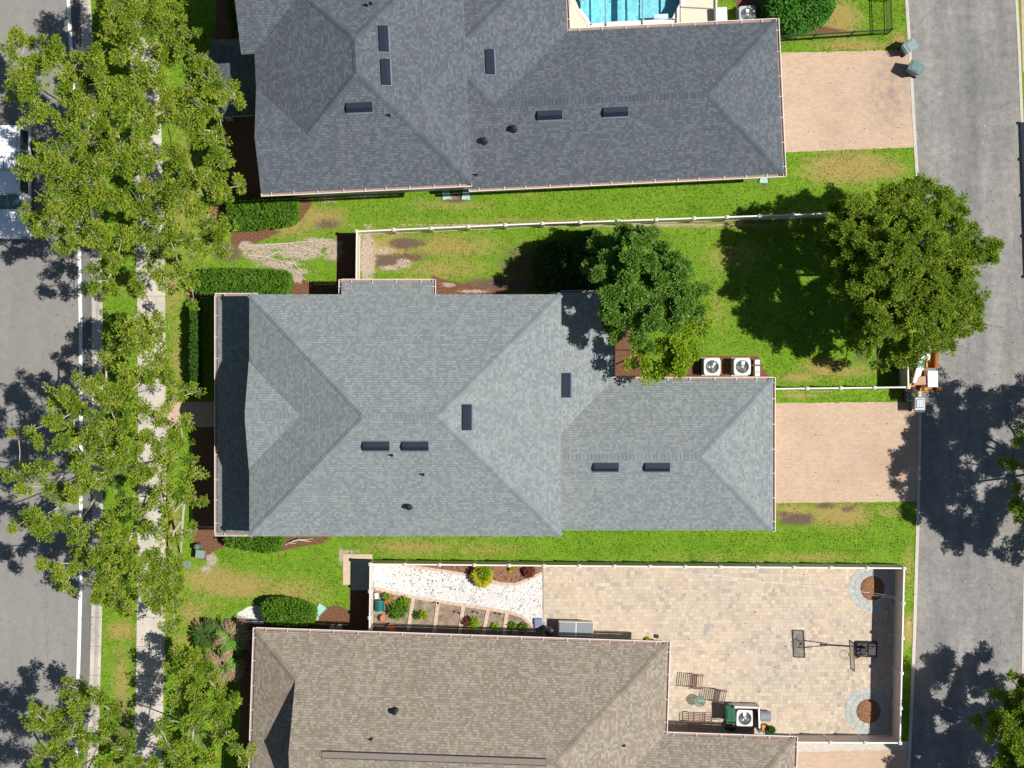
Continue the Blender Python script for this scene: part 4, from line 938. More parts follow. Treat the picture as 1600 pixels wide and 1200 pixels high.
B_TWO = [(215, 490, 7), (245, 496, 12), (228, 508, 12), (190, 520, 15), (220, 532, 18), (178, 550, 16), (195, 580, 18), (250, 545, 10), (230, 580, 16), (132, 592, 12), (145, 610, 16), (95, 615, 18), (120, 640, 20), (85, 660, 18), (48, 672, 9), (28, 676, 9), (60, 692, 12), (100, 690, 18), (150, 660, 20), (175, 620, 20), (190, 660, 20), (130, 720, 18), (60, 735, 20), (20, 745, 10), (8, 748, 7), (40, 760, 16), (80, 760, 20), (110, 775, 16), (50, 800, 18), (22, 825, 10), (62, 830, 18), (92, 820, 20), (122, 830, 18), (142, 745, 12), (172, 720, 20), (200, 700, 18), (222, 740, 20), (190, 775, 14), (215, 795, 14), (232, 680, 14), (280, 660, 11), (285, 690, 12), (300, 722, 11), (292, 745, 14), (270, 772, 12), (312, 738, 6), (315, 782, 8), (300, 775, 10), (250, 762, 16), (260, 722, 14), (252, 640, 9), (272, 620, 10), (292, 608, 8), (68, 880, 14), (90, 895, 18), (120, 880, 16), (105, 920, 10), (150, 862, 16), (165, 892, 20), (150, 920, 18), (182, 930, 20), (192, 870, 16), (216, 884, 16), (240, 862, 14), (230, 920, 14), (252, 938, 14), (272, 908, 13), (282, 878, 11), (200, 950, 12), (240, 905, 10), (265, 980, 10), (255, 830, 10), (285, 842, 10), (165, 825, 12)]
B_THREE = [(100, 1085, 11), (130, 1080, 16), (95, 1108, 16), (58, 1118, 12), (50, 1138, 14), (80, 1140, 16), (120, 1110, 18), (152, 1090, 18), (172, 1110, 14), (90, 1172, 18), (60, 1182, 14), (130, 1150, 18), (165, 1150, 15), (190, 1172, 14), (204, 1150, 10), (110, 1200, 20), (160, 1200, 20), (200, 1210, 16), (60, 1215, 16), (90, 1240, 22), (140, 1240, 22), (190, 1250, 20), (150, 1280, 20), (100, 1280, 20), (215, 1190, 9)]
B_FOUR = [(275, 1018, 12), (300, 1030, 14), (320, 1050, 17), (285, 1060, 18), (275, 1092, 16), (310, 1085, 20), (345, 1082, 16), (362, 1100, 12), (340, 1112, 18), (300, 1120, 20), (265, 1050, 10), (340, 1140, 16), (300, 1160, 18), (262, 1165, 14), (250, 1138, 9), (330, 1178, 16), (368, 1168, 12), (355, 1150, 10), (285, 1195, 20), (378, 1190, 9), (320, 1215, 18), (243, 1190, 11), (365, 1215, 14), (280, 1235, 18), (240, 1225, 12), (340, 1245, 16)]
EXTRA_ONE = fill([(90, 90), (280, 90), (335, 140), (330, 270), (345, 360), (280, 455), (180, 430), (90, 360), (60, 250)], 12, 18, 22, 21, .9)
EXTRA_TWO = fill([(140, 590), (190, 510), (240, 490), (262, 560), (292, 610), (280, 690), (308, 760), (285, 860), (265, 970), (235, 945), (150, 900), (130, 800)], 11, 18, 44, 22, .72)
OAK = dict(mats=[M['leaf_oak'], M['leaf_oak'], M['leaf_oak_dark'], M['leaf_oak_pale']], barkm=M['bark_pale'], dens=125, nleaf=13, ln=.125, wd=.06, jit=.4, twig=5, sub=13, srad=.2, reach=1.6, under=.5)
tree('oak_tree', 'yellow-green street oak at the top of the left verge, beyond the larger oak', (222, 20), B_TOP, 8.2, 5.5, group='street oaks on the left verge', **OAK)
tree('oak_tree', 'largest street oak, its limbs reaching over the white van', (205, 235), B_ONE + EXTRA_ONE, 8.6, 4.6, group='street oaks on the left verge', trunk_r=.22, **OAK)
tree('oak_tree', 'street oak on the verge in front of the grey house, with pale limbs showing', (186, 735), B_TWO + EXTRA_TWO, 8.6, 4.4, group='street oaks on the left verge', trunk_r=.22, **OAK)
tree('oak_tree', 'small street oak in the bottom left corner over the road edge', (140, 1215), B_THREE, 7.6, 4.6, group='street oaks on the left verge', **OAK)
tree('oak_tree', 'bushy tree between the pavement and the front of the brown house', (310, 1130), B_FOUR, 5.2, 2.6, fork=1.2, trunk_r=.12, **OAK)
# dark glossy tree and lime green tree behind the grey house
B_MAG = [(935, 385, 16), (962, 380, 20), (990, 376, 18), (1010, 370, 13), (1030, 390, 18), (950, 418, 22), (990, 410, 24), (1050, 402, 16), (1068, 422, 15), (930, 430, 14), (1020, 430, 24), (1060, 452, 22), (1084, 455, 14), (955, 460, 22), (990, 460, 24), (1030, 470, 24), (1072, 482, 20), (950, 498, 18), (985, 500, 22), (1020, 505, 22), (1045, 508, 16), (968, 525, 13), (1000, 528, 14), (1002, 452, 18), (1040, 438, 18), (1012, 408, 16), (975, 438, 18), (1018, 486, 18), (1055, 488, 16), (985, 475, 16), (965, 400, 14), (1062, 432, 14)]
tree('broadleaf_tree', 'dense dark green tree with glossy rosettes behind the grey house', (1005, 462), B_MAG, 8.0, 5.6, M['leaf_mag'], M['bark_grey'], dens=150, nleaf=16, ln=.14, wd=.07, trad=.2, flat=.7, twig=1, dome=.8, fork=2.0, jit=.4, sub=9, srad=.24, reach=1.0, under=.9)
B_LIME = [(1000, 548, 14), (1030, 545, 16), (1060, 540, 16), (1085, 545, 14), (1010, 572, 14), (1040, 568, 17), (1072, 562, 14), (985, 566, 9), (1008, 585, 6), (1105, 506, 7), (1103, 480, 6), (1098, 525, 9), (1060, 582, 8), (1045, 530, 12), (1075, 520, 10)]
tree('lime_tree', 'small lime green tree between the dark glossy tree and the condensers', (1042, 550), B_LIME + [(1062, 515, 13), (1085, 505, 13), (1092, 485, 9), (1060, 560, 16), (1025, 580, 10), (1070, 562, 12)], 6.6, 5.0, M['leaf_lime'], M['bark_grey'], dens=110, nleaf=11, ln=.14, wd=.095, trad=.2, flat=.6, fork=1.0, trunk_r=.08, twig=1)
O_ALLEY = [(1296, 400), (1286, 372), (1306, 352), (1318, 330), (1345, 310), (1372, 318), (1392, 295), (1430, 292), (1452, 284), (1476, 300), (1492, 312), (1500, 340), (1522, 345), (1530, 378), (1552, 388), (1545, 412), (1530, 425), (1548, 448), (1540, 470), (1535, 500), (1508, 512), (1492, 528), (1470, 522), (1455, 545), (1430, 540), (1412, 562), (1388, 560), (1372, 548), (1352, 530), (1342, 500), (1335, 462), (1312, 450), (1318, 425)]
LIVE = dict(mats=[M['leaf_live'], M['leaf_live'], M['leaf_oak_dark'], M['leaf_oak']], barkm=M['bark_grey'], dens=150, nleaf=12, ln=.12, wd=.06, trad=.17, flat=.7, jit=.5, sub=9, reach=1.3)
tree('oak_tree', 'big round oak beside the alley, standing over the cardboard boxes', (1385, 430), fill(O_ALLEY, 12, 22, 150, 3, .42) + [(1355, 545, 8), (1385, 572, 8), (1470, 545, 7), (1556, 385, 8), (1548, 395, 7), (1500, 330, 8), (1290, 372, 8), (1300, 352, 8), (1445, 560, 7)], 8.0, 3.6, dome=.6, trunk_r=.2, **LIVE)
def outline(cx, cy, r, n, seed):
    rd = random.Random(seed); return [(cx + r * rd.uniform(.72, 1.1) * math.cos(2 * math.pi * i / n), cy + r * rd.uniform(.72, 1.1) * math.sin(2 * math.pi * i / n)) for i in range(n)]
LIVE2 = dict(LIVE)
tree('oak_tree', 'oak beyond the alley opposite the middle driveway, only leaf tips in view', (1672, 738), fill(outline(1745, 745, 165, 16, 5), 14, 26, 110, 5, .45) + [(1590, 668, 8), (1582, 725, 9), (1570, 722, 7), (1590, 762, 8), (1592, 690, 8)], 8.6, 4.6, trunk_r=.2, **LIVE2)
tree('oak_tree', 'oak on the far side of the alley in the bottom right corner', (1600, 1140), fill(outline(1650, 1180, 125, 14, 8), 13, 23, 90, 8, .45) + [(1528, 1125, 9), (1518, 1124, 6), (1555, 1085, 9), (1580, 1060, 9), (1545, 1150, 9), (1570, 1120, 12), (1590, 1090, 12), (1575, 1160, 11), (1560, 1190, 10)], 7.4, 4.2, trunk_r=.18, **LIVE2)

# ------------------------------------------------------------------ hedges and shrubs
def hedge(name, label, outline_px, h, mat, nl=2600, ln=.12, wd=.07, group=None, cat='hedge', rough=.12):
    pts = [P(x, y, h) for x, y in outline_px]; c = sum((Vector((p.x, p.y, 0)) for p in pts), Vector()) / len(pts)
    root = thing(name, label, cat, tuple(c), group=group)
    ring = []
    for p, q in zip(pts, pts[1:] + pts[:1]):
        for t in (0, .25, .5, .75): ring.append(Vector((p.x + (q.x - p.x) * t, p.y + (q.y - p.y) * t, 0)))
    for _ in range(2): ring = [(ring[i - 1] + ring[i] * 2 + ring[(i + 1) % len(ring)]) / 4 for i in range(len(ring))]
    sc = lambda k, z: [c + (p - c) * k + Vector((0, 0, z)) for p in ring]
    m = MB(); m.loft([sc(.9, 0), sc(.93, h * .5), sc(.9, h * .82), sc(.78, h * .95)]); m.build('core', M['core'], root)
    n = nl; k = rng.integers(0, len(ring), n); t = rng.uniform(0, 1, n); A = np.array([tuple(p) for p in ring]); Bq = np.roll(A, -1, 0)
    e = A[k] + (Bq[k] - A[k]) * t[:, None]; cc = np.array(tuple(c)); out = e - cc; dist = np.linalg.norm(out, axis=1, keepdims=True); o = out / dist
    top = rng.uniform(0, 1, n) < .72; s = np.sqrt(rng.uniform(0, 1, n))
    pos = np.where(top[:, None], cc + out * s[:, None], cc + out * (1 + rng.normal(0, .02, n))[:, None])
    zz = np.where(top, h * (1 - .22 * s ** 6), rng.uniform(.05, .9, n) * h) + rng.normal(0, rough, n) * np.where(top, 1, .3)
    wav = .05 * np.sin(pos[:, 0] * 7.1 + pos[:, 1] * 3.3) + .05 * np.sin(pos[:, 1] * 8.3 - pos[:, 0] * 4.7); pos[:, 2] = np.maximum(.03, zz + wav * top)
    odir = np.where(top[:, None], np.array([0, 0, .8]) + o * s[:, None] ** 5, o)
    leaf_mesh('foliage', tufts(pos, odir, 5, .06, ln, wd), mat, root)
    return root
hedge('hedge', 'clipped rectangular hedge at the front corner of the charcoal house', [(356, 318), (366, 311), (455, 308), (462, 316), (460, 342), (450, 350), (366, 357), (357, 350)], 1.05, M['leaf_hedge'])
hedge('hedge', 'long clipped hedge across the north front corner of the grey house', [(303, 428), (330, 420), (444, 424), (450, 432), (448, 455), (440, 460), (300, 461)], .95, M['leaf_hedge'], 2800)
hedge('hedge', 'clipped hedge half hidden under the south eave of the grey house', [(353, 832), (432, 830), (439, 842), (434, 860), (410, 862), (352, 852)], .9, M['leaf_hedge'], 1800)
hedge('hedge', 'bright clipped hedge with rounded ends at the front corner of the brown house', [(410, 944), (422, 937), (450, 938), (482, 948), (490, 956), (486, 976), (440, 975), (412, 970)], 1.0, M['leaf_hedge'], 2600)
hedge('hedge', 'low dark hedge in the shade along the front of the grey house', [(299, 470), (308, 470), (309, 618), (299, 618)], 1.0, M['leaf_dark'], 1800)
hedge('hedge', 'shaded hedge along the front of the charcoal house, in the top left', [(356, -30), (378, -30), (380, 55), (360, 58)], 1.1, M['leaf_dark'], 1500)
hedge('shrub', 'large bright green shrub inside the black metal fence, in the top right corner', [(1196, 5), (1205, -25), (1250, -40), (1295, -20), (1304, 5), (1290, 28), (1262, 40), (1235, 46), (1212, 34)], 1.7, M['leaf_bright'], 3600, .17, .1, None, 'shrub', .2)
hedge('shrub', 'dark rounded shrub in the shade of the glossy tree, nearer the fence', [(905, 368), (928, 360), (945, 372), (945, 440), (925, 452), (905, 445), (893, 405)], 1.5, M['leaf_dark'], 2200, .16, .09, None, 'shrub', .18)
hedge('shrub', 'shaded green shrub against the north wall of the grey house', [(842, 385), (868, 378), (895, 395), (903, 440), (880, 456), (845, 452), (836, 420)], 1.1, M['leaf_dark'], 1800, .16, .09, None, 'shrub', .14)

def frond_plant(name, label, cat, px, h, nf, ln, mat, wide=.1, seed=1, dead=None, group=None):
    # rosette of arching fronds, each a folded blade
    p = P(*px); root = thing(name, label, cat, tuple(p), group=group); rd = random.Random(seed)
    def fr(m, k, length, tilt, z0):
        a = rd.uniform(0, 6.283); d = Vector((math.cos(a), math.sin(a), 0)); s = Vector((-d.y, d.x, 0)); pts = []
        for i in range(6):
            t = i / 5; pts.append(p + d * (length * t * math.cos(tilt * (1 - t * .5))) + Vector((0, 0, z0 + length * (math.sin(tilt) * t - .55 * t * t))))
        n = 9
        for j in range(-n, n + 1):      # leaflets fanning off the midrib
            t = .25 + .75 * abs(j) / n; i = min(4, int(t * 5)); q = pts[i] + (pts[i + 1] - pts[i]) * (t * 5 - i); e = (d * .8 + s * (1 if j > 0 else -1) * rd.uniform(.5, 1.1)).normalized()
            l = wide * 3 * (1.2 - t * .6); w = wide * .22; sd_ = Vector((-e.y, e.x, 0))
            m.add([q, q + e * l * .5 + sd_ * w + Vector((0, 0, .02)), q + e * l - Vector((0, 0, .06)), q + e * l * .5 - sd_ * w + Vector((0, 0, .02))], [(0, 1, 2, 3)])
        m.tube(pts, .012, 4, .004)
    m = MB()
    for k in range(nf): fr(m, k, ln * rd.uniform(.7, 1.1), rd.uniform(.25, 1.2), h * rd.uniform(.6, 1))
    m.build('frond', mat, root)
    if dead:
        m = MB()
        for k in range(dead): fr(m, k, ln * rd.uniform(.9, 1.35), rd.uniform(-.1, .9), h * rd.uniform(.7, 1.05))
        m.build('dead_frond', M['leaf_dead'], root)
    m = MB(); m.lathe(p, [(.09, -.05), (.1, h * .3), (.07, h * .75), (.03, h)], 8); m.build('stem', M['bark_grey'], root)
    return root
frond_plant('palmetto', 'upper palmetto with brown dead fronds by the front of the brown house', 'palm', (366, 992), .9, 26, .8, M['leaf_palm'], .11, 2, 34)
frond_plant('palmetto', 'lower palmetto with brown dead fronds, nearer the bushy tree', 'palm', (354, 1036), 1.0, 26, .85, M['leaf_palm'], .11, 3, 38)
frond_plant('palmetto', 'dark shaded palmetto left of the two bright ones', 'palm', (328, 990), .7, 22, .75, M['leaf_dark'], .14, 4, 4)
frond_plant('croton', 'yellow and green bush in the bed along the patio fence', 'plant', (752, 899), .55, 50, .52, [M['leaf_yellow']], .12, 5)
hedge('croton_bush', 'small leafy plant with green heart beside the yellow bush', [(748, 890), (760, 887), (766, 896), (760, 906), (750, 905)], .7, M['leaf_lime'], 160, .14, .06, None, 'plant', .08)
def small_plant(label, px, r, h, mat, n=160, name='garden_plant', seed=0):
    p = P(*px); root = thing(name, label, 'plant', tuple(p), group=None); u = unit(n); u[:, 2] = np.abs(u[:, 2])
    c = np.array(tuple(p)) + u * rng.uniform(.2, 1, (n, 1)) * np.array([r, r, h]); leaf_mesh('foliage', tufts(c, u, 4, .05, .13, .06), mat, root)
    m = MB()
    for k in range(5):
        a = k * 1.26 + seed; m.tube([p, p + Vector((math.cos(a) * r * .5, math.sin(a) * r * .5, h * .8))], .012, 4, .005)
    m.build('stem', M['bark_grey'], root); return root
small_plant('bushy green plant beside the teal hose reel', (622, 952), .5, .6, M['leaf_hedge'], 420)
small_plant('pale green leaves behind the bushy plant at the gravel edge', (632, 940), .28, .35, M['leaf_lime'], 90, seed=1)
small_plant('copper coloured plant between the hose reel and the gravel', (608, 937), .22, .4, M['terracotta'], 90, seed=2)
small_plant('lime green seedling in the second garden plot', (661, 960), .18, .35, M['leaf_lime'], 70, seed=3)
small_plant('dark sprawling seedling in the second garden plot', (652, 960), .17, .25, M['leaf_dark'], 50, seed=4)
small_plant('leafy lime plant in the fourth garden plot', (740, 972), .27, .55, M['leaf_lime'], 150, seed=5)
small_plant('dark twiggy plant in the fourth garden plot', (730, 970), .2, .45, M['leaf_red'], 60, seed=6)
small_plant('tiny green seedling in the fifth garden plot', (774, 978), .12, .25, M['leaf_lime'], 40, seed=7)
small_plant('small green plant in the last garden plot, left one', (800, 977), .16, .25, M['leaf_hedge'], 60, seed=8)
small_plant('small green plant in the last garden plot, right one', (817, 980), .2, .25, M['leaf_hedge'], 80, seed=9)
small_plant('reddish plant at the right end of the mulch bed', (826, 892), .3, .45, M['leaf_red'], 200, seed=10)
small_plant('small yellow plant in the mulch bed by the fence', (799, 888), .12, .3, M['leaf_yellow'], 40, seed=11)
# paver edging of the plots
EDGE = 'paver edging between the garden plots'
def edging(a, b, w, label, n):
    A, B = P(*a), P(*b); m = MB(); d = (B - A).normalized(); L = (B - A).length; k = max(1, round(L / .3))
    for i in range(k):
        s0, s1 = A + d * (L * i / k + .006), A + d * (L * (i + 1) / k - .006); m.bar(s0 + Vector((0, 0, .03)), s1 + Vector((0, 0, .03 + random.uniform(-.004, .004))), w * random.uniform(.94, 1.05), .06)
    return tag(m.build('edging', M['soil_wood'], None), label, 'edging', EDGE)
for a, b, l in [((646, 932), (638, 985), 'paver strip right of the bushy plant'), ((685, 938), (678, 990), 'paver strip between the second and third garden plots'), ((724, 946), (718, 992), 'paver strip between the third and fourth garden plots'), ((763, 951), (755, 992), 'paver strip between the fourth and fifth garden plots'), ((792, 957), (787, 994), 'paver strip between the fifth and last garden plots')]: edging(a, b, .2, l, 0)
for pl, l in [([(586, 919), (645, 933), (700, 942), (760, 951), (797, 957), (815, 963), (834, 979)], 'long paver kerb along the lower side of the white gravel'), ([(612, 880), (651, 886), (700, 893), (742, 900), (782, 912), (804, 913), (826, 905), (846, 895)], 'curved paver kerb along the upper side of the white gravel')]:
    m = MB()
    for a, b in zip(pl, pl[1:]):
        A, B = P(*a), P(*b); L = (B - A).length; k = max(1, round(L / .3)); d = (B - A).normalized()
        for i in range(k): m.bar(A + d * (L * i / k + .006) + Vector((0, 0, .03)), A + d * (L * (i + 1) / k - .006) + Vector((0, 0, .03)), .15, .06)
    tag(m.build('edging', M['soil_wood']), l, 'edging', EDGE)

# ------------------------------------------------------------------ grass blades and leaf litter
def ins_poly(pts, X, Y):
    c = np.zeros(len(X), bool)
    for (x0, y0), (x1, y1) in zip(pts, pts[1:] + pts[:1]):
        c ^= ((y0 > Y) != (y1 > Y)) & (X < (x1 - x0) * (Y - y0) / (y1 - y0 + 1e-9) + x0)
    return c
PAVED = [[(1205, 83), (1421, 78), (1428, 230), (1205, 239)], [(1195, 630), (1435, 628), (1432, 784), (1195, 786)], [(1225, 1160), (1420, 1158), (1414, 1330), (1225, 1332)], [(578, 878), (1402, 884), (1397, 1158), (1030, 1148), (1034, 1020), (578, 1010)],
         [(536, 866), (582, 866), (582, 922), (536, 914)], [(259, 627), (420, 627), (420, 667), (259, 669)], [(368, 946), (412, 946), (412, 975), (368, 972)], [(884, -75), (1122, -75), (1120, 44), (884, 62)],
         [(404, 466), (862, 466), (862, 592), (1195, 592), (1195, 818), (404, 820)], [(425, 290), (1212, 262), (1205, 40), (880, 60), (880, -80), (410, -80)], [(412, 990), (1030, 1010), (1230, 1160), (1230, 1300), (412, 1300)]]
def grass():
    root_n = 330000
    px = rng.uniform(130, 1450, root_n); py = rng.uniform(-30, 1230, root_n)
    Lx = np.interp(py, [p[1] for p in LINE], [p[0] for p in LINE]); Wx = np.interp(py, [p[1] for p in WALK], [p[0] for p in WALK]); Ax = np.interp(py, [p[1] for p in ALLEY], [p[0] for p in ALLEY])
    ok = (px > Lx + 36) & (np.abs(px - Wx) > 21) & (px < Ax - 4)
    for pl in PAVED: ok &= ~ins_poly(pl, px, py)
    X = (px - 800) / S; Y = (600 - py) / S
    cv = COV[np.clip(np.searchsorted(GFY, Y), 0, len(GFY) - 1), np.clip(np.searchsorted(GFX, X), 0, len(GFX) - 1)]
    bare = np.maximum(cv[:, 1], np.maximum(cv[:, 2] * 1.2, cv[:, 3])) + cv[:, 0] * .35
    clump = np.sin(X * 2.3 + 1.7 * np.sin(Y * 1.9)) * np.sin(Y * 2.9 + 1.3 * np.sin(X * 1.3)) * .35 + np.sin(X * 9.1 + Y * 3.3) * np.sin(Y * 8.3 - X * 2.1) * .25
    ok &= rng.uniform(0, 1, root_n) < np.clip(.62 + clump - bare * .95, .0, 1)
    px, py, X, Y = px[ok], py[ok], X[ok], Y[ok]; n = len(X)
    cen = np.stack([X, Y, np.zeros(n)], 1); ax = unit(n); ax[:, 2] = np.abs(ax[:, 2]) * .35 + .12; ax /= np.linalg.norm(ax, axis=1, keepdims=True)
    nr = unit(n) * .25 + np.array([0, 0, 1.0]); q = leaf_quads(cen, ax, nr, rng.uniform(.06, .14, n), rng.uniform(.02, .045, n))
    e = bpy.data.objects.new('tmp', None); dry = (rng.uniform(0, 1, n) < np.clip(cv[ok][:, 0] * 1.25 - .1 + cv[ok][:, 1] * .4, 0.02, .95)); o = leaf_mesh('grass', q, [M['leaf_grass'], M['leaf_straw']], e, dry); o.parent = None; bpy.data.objects.remove(e); tag(o, 'short green grass blades covering the lawns and verges', 'grass', kind='stuff')
grass()
def litter():
    P_ = []
    for cx, cy, sx, sy, n in ((190, 250, 90, 160, 900), (170, 740, 80, 170, 900), (130, 1150, 60, 60, 250), (310, 1110, 45, 80, 250), (1400, 430, 80, 90, 500), (1560, 740, 50, 110, 260), (1540, 1120, 50, 70, 200), (1010, 480, 60, 70, 260), (430, 400, 60, 25, 160), (640, 400, 60, 25, 120), (1300, 700, 80, 55, 10), (1330, 150, 70, 50, 8), (1200, 1010, 140, 80, 50), (660, 905, 40, 12, 30)):
        P_.append(np.stack([rng.normal(cx, sx, n), rng.normal(cy, sy, n)], 1))
    p = np.concatenate(P_); px, py = p[:, 0], p[:, 1]
    Lx = np.interp(py, [q[1] for q in LINE], [q[0] for q in LINE]); ok = (px > -20) & (px < 1620)
    for pl in PAVED[8:]: ok &= ~ins_poly(pl, px, py)
    px, py, Lx = px[ok], py[ok], Lx[ok]; n = len(px)
    zz = np.where(px < Lx + 33, np.where(px < Lx + 19, -.08, .02), .035); cen = np.stack([(px - 800) / S, (600 - py) / S, zz], 1)
    ax = unit(n); ax[:, 2] = np.abs(ax[:, 2]) * .15; ax /= np.linalg.norm(ax, axis=1, keepdims=True); nr = unit(n) * .25 + np.array([0, 0, 1.0])
    q = leaf_quads(cen, ax, nr, rng.uniform(.05, .13, n), rng.uniform(.03, .07, n))
    e = bpy.data.objects.new('tmp', None); o = leaf_mesh('fallen_leaves', q, M['leaf_litter'], e); o.parent = None; bpy.data.objects.remove(e); tag(o, 'dry brown fallen leaves scattered under the trees', 'fallen leaves', kind='stuff')
litter()
# ------------------------------------------------------------------ condensers
def condenser(label, px, case, rz=0.0, s=.86, hh=.82, group='condensers'):
    p = P(*px, hh); root = thing('condenser', label, 'air conditioner', (p.x, p.y, 0), rz, group, world=False)
    m = MB(); m.box((0, 0, .035), (s * 1.12, s * 1.12, .07)); m.build('pad', M['concrete'], root)
    m = MB(); m.rbox((0, 0, .07 + (hh - .27) / 2), (s * .94, s * .94, hh - .27), bev=.07)
    for k in range(14):
        z = .12 + k * (hh - .36) / 14
        for a in range(4): m.box(Matrix.Rotation(a * math.pi / 2, 3, 'Z') @ Vector((s * .475, 0, z)), (.012, s * .74, .018), a * math.pi / 2)
    m.build('body', case, root)
    # top cover: rounded square plate with a round opening
    m = MB(); n = 48; ro = []; ri = []
    for k in range(n):
        a = 2 * math.pi * k / n; c, q = math.cos(a), math.sin(a); e = (abs(c) ** 7 + abs(q) ** 7) ** (-1 / 7) * s / 2
        ro.append(Vector((c * e, q * e, hh))); ri.append(Vector((c * s * .385, q * s * .385, hh)))
    dn = [p_ - Vector((0, 0, .215)) for p_ in ro]; di = [p_ - Vector((0, 0, .17)) for p_ in ri]
    m.add(ro + ri + dn + di, [(k, (k + 1) % n, n + (k + 1) % n, n + k) for k in range(n)] + [(2 * n + k, 2 * n + (k + 1) % n, (k + 1) % n, k) for k in range(n)] + [(n + k, n + (k + 1) % n, 3 * n + (k + 1) % n, 3 * n + k) for k in range(n)])
    m.build('top_cover', case, root)
    m = MB(); m.lathe((0, 0, hh - .16), [(s * .38, 0), (s * .38, .01)], 32); m.build('fan_well', M['ac_dark'], root)
    m = MB()
    for k in range(3):
        a = 2 * math.pi * k / 3 + px[0]
        pts = []
        for r, w, z0 in ((.06, .05, 0), (s * .2, .12, .02), (s * .35, .16, .03)):
            for sg in (-1, 1): pts.append(Vector((math.cos(a + sg * w / max(r, .1) * .6) * r, math.sin(a + sg * w / max(r, .1) * .6) * r, hh - .1 + z0 * sg)))
        m.add(pts, [(0, 1, 3, 2), (2, 3, 5, 4)])
    m.lathe((0, 0, hh - .12), [(.09, 0), (.1, .05), (.06, .075), (.01, .08)], 14); m.build('fan', M['fan_metal'], root)
    m = MB()
    for r in (.1, .16, .22, .28, .335):
        rr = r * s / .86
        m.tube([Vector((math.cos(2 * math.pi * k / 28) * rr, math.sin(2 * math.pi * k / 28) * rr, hh + .012)) for k in range(29)], .0045, 4)
    for k in range(12): a = math.pi * k / 6; m.tube([Vector((math.cos(a) * .06, math.sin(a) * .06, hh + .012)), Vector((math.cos(a) * s * .39, math.sin(a) * s * .39, hh + .008))], .0045, 4)
    m.build('fan_guard', M['ac_grey'], root)
    return root
condenser('left one of two beige condensers by the wing of the grey house', (1113, 573), M['ac_case'])
condenser('right one of two beige condensers, with small white boxes on its side', (1160, 573), M['ac_case'], R(90))
condenser('white condenser behind the low white screen on the patio', (1164, 1122.5), M['ac_case'], R(-2))
condenser('grey condenser beside the pool deck, next to the bright green shrub', (1168, 22), M['ac_grey'], R(3))
p = P(1181, 575); m = MB()
for dy, w in ((-.3, .26), (.05, .3), (.33, .22)): m.rbox(p + Vector((0, -dy, .3)), (.26, w, .55), bev=.02)
tag(m.build('equipment_box', M['white']), 'white electric box stuck to the side of the right condenser', 'electric box')
p = P(1127, 22, .6); m = MB(); m.rbox((p.x, p.y, .3), (.62, .75, .6), R(3), .04); tag(m.build('equipment_box', M['white']), 'white equipment box at the corner of the pool deck', 'equipment box')
# low screen round the condenser on the patio
root = thing('screen_fence', 'low white L-shaped screen around the condenser on the patio', 'screen', tuple(P(1186, 1105)))
A, B, C_ = [P(*q, 1.2) * 1 for q in ((1149, 1105), (1186, 1106), (1187, 1143))]
for q in (A, B, C_): q.z = 0
for a, b in ((A, B), (B, C_)):
    d = (b - a).normalized(); m = MB(); m.bar(a + d * .05 + z * 1.17, b - d * .05 + z * 1.17, .09, .07); m.bar(a + d * .05 + z * .65, b - d * .05 + z * .65, .03, .95); m.bar(a + d * .05 + z * .12, b - d * .05 + z * .12, .05, .1); m.build('panel', M['vinyl_white'], root)
for q in (A, B, C_): m = MB(); m.box(q + z * .6, (.1, .1, 1.22)); m.box(q + z * 1.23, (.13, .13, .04), taper=.5); m.build('post', M['vinyl_white'], root)

# ------------------------------------------------------------------ wheeled carts
def cart(label, px, hh, rz, mat, lidmat=None, openlid=False, w=.58, d=.72, group='wheeled bins'):
    p = P(*px, hh); root = thing('wheeled_bin', label, 'bin', (p.x, p.y, 0), rz, group, world=False)
    m = MB(); m.rbox((0, 0, (hh - .1) / 2 + .05), (w * .8, d * .76, hh - .12), bev=.05, taper=1.2); m.build('body', mat, root)
    if not openlid:
        m = MB(); m.rbox((0, 0, hh - .035), (w, d, .05), bev=.05); m.rbox((0, .02, hh + .005), (w * .78, d * .68, .04), bev=.05)
        for s in (-1, 0, 1): m.box((s * w * .22, .02, hh + .03), (.05, d * .5, .018))
        m.build('lid', lidmat or mat, root)
    else:
        m = MB(); m.rbox((0, 0, hh - .03), (w, d, .04), bev=.05); m.build('rim', mat, root)
        m = MB(); m.rbox((0, d * .52, hh * .6), (w, .06, hh * .65), bev=.02); m.build('lid', lidmat or mat, root)
    m = MB(); m.tube([Vector((-w * .4, -d * .5, hh - .06)), Vector((-w * .4, -d * .56, hh - .04)), Vector((w * .4, -d * .56, hh - .04)), Vector((w * .4, -d * .5, hh - .06))], .016, 6); m.build('handle', mat, root)
    for s in (-1, 1):
        m = MB(); c = Vector((s * w * .4, -d * .4, .11)); m.tube([c - Vector((.03, 0, 0)), c + Vector((.03, 0, 0))], .11, 14); m.build('wheel', M['rubber'], root)
    return root
cart('pale grey wheeled bin tilted beside the top driveway, the upper of two', (1423, 71), 1.05, R(-58), M['bin_grey'])
cart('grey-green wheeled bin at the corner of the top driveway, the lower of two', (1431, 104.5), 1.05, R(62), M['bin_green'])
cart('grey wheeled bin with a silvery lid by the middle driveway', (1437.5, 631), 1.05, R(0), M['bin_grey'], M['foil'])
cart('dark green wheeled bin with a bright green lid beside the patio screen', (1141.5, 1116), 1.0, R(2), M['bin_green'], M['green_lid'], w=.52, d=.85)
b_ = cart('open dark bin full of black rubbish bags, below the cardboard pile', (1424, 616), 1.0, R(8), M['black'], openlid=True, w=.6, d=.6)
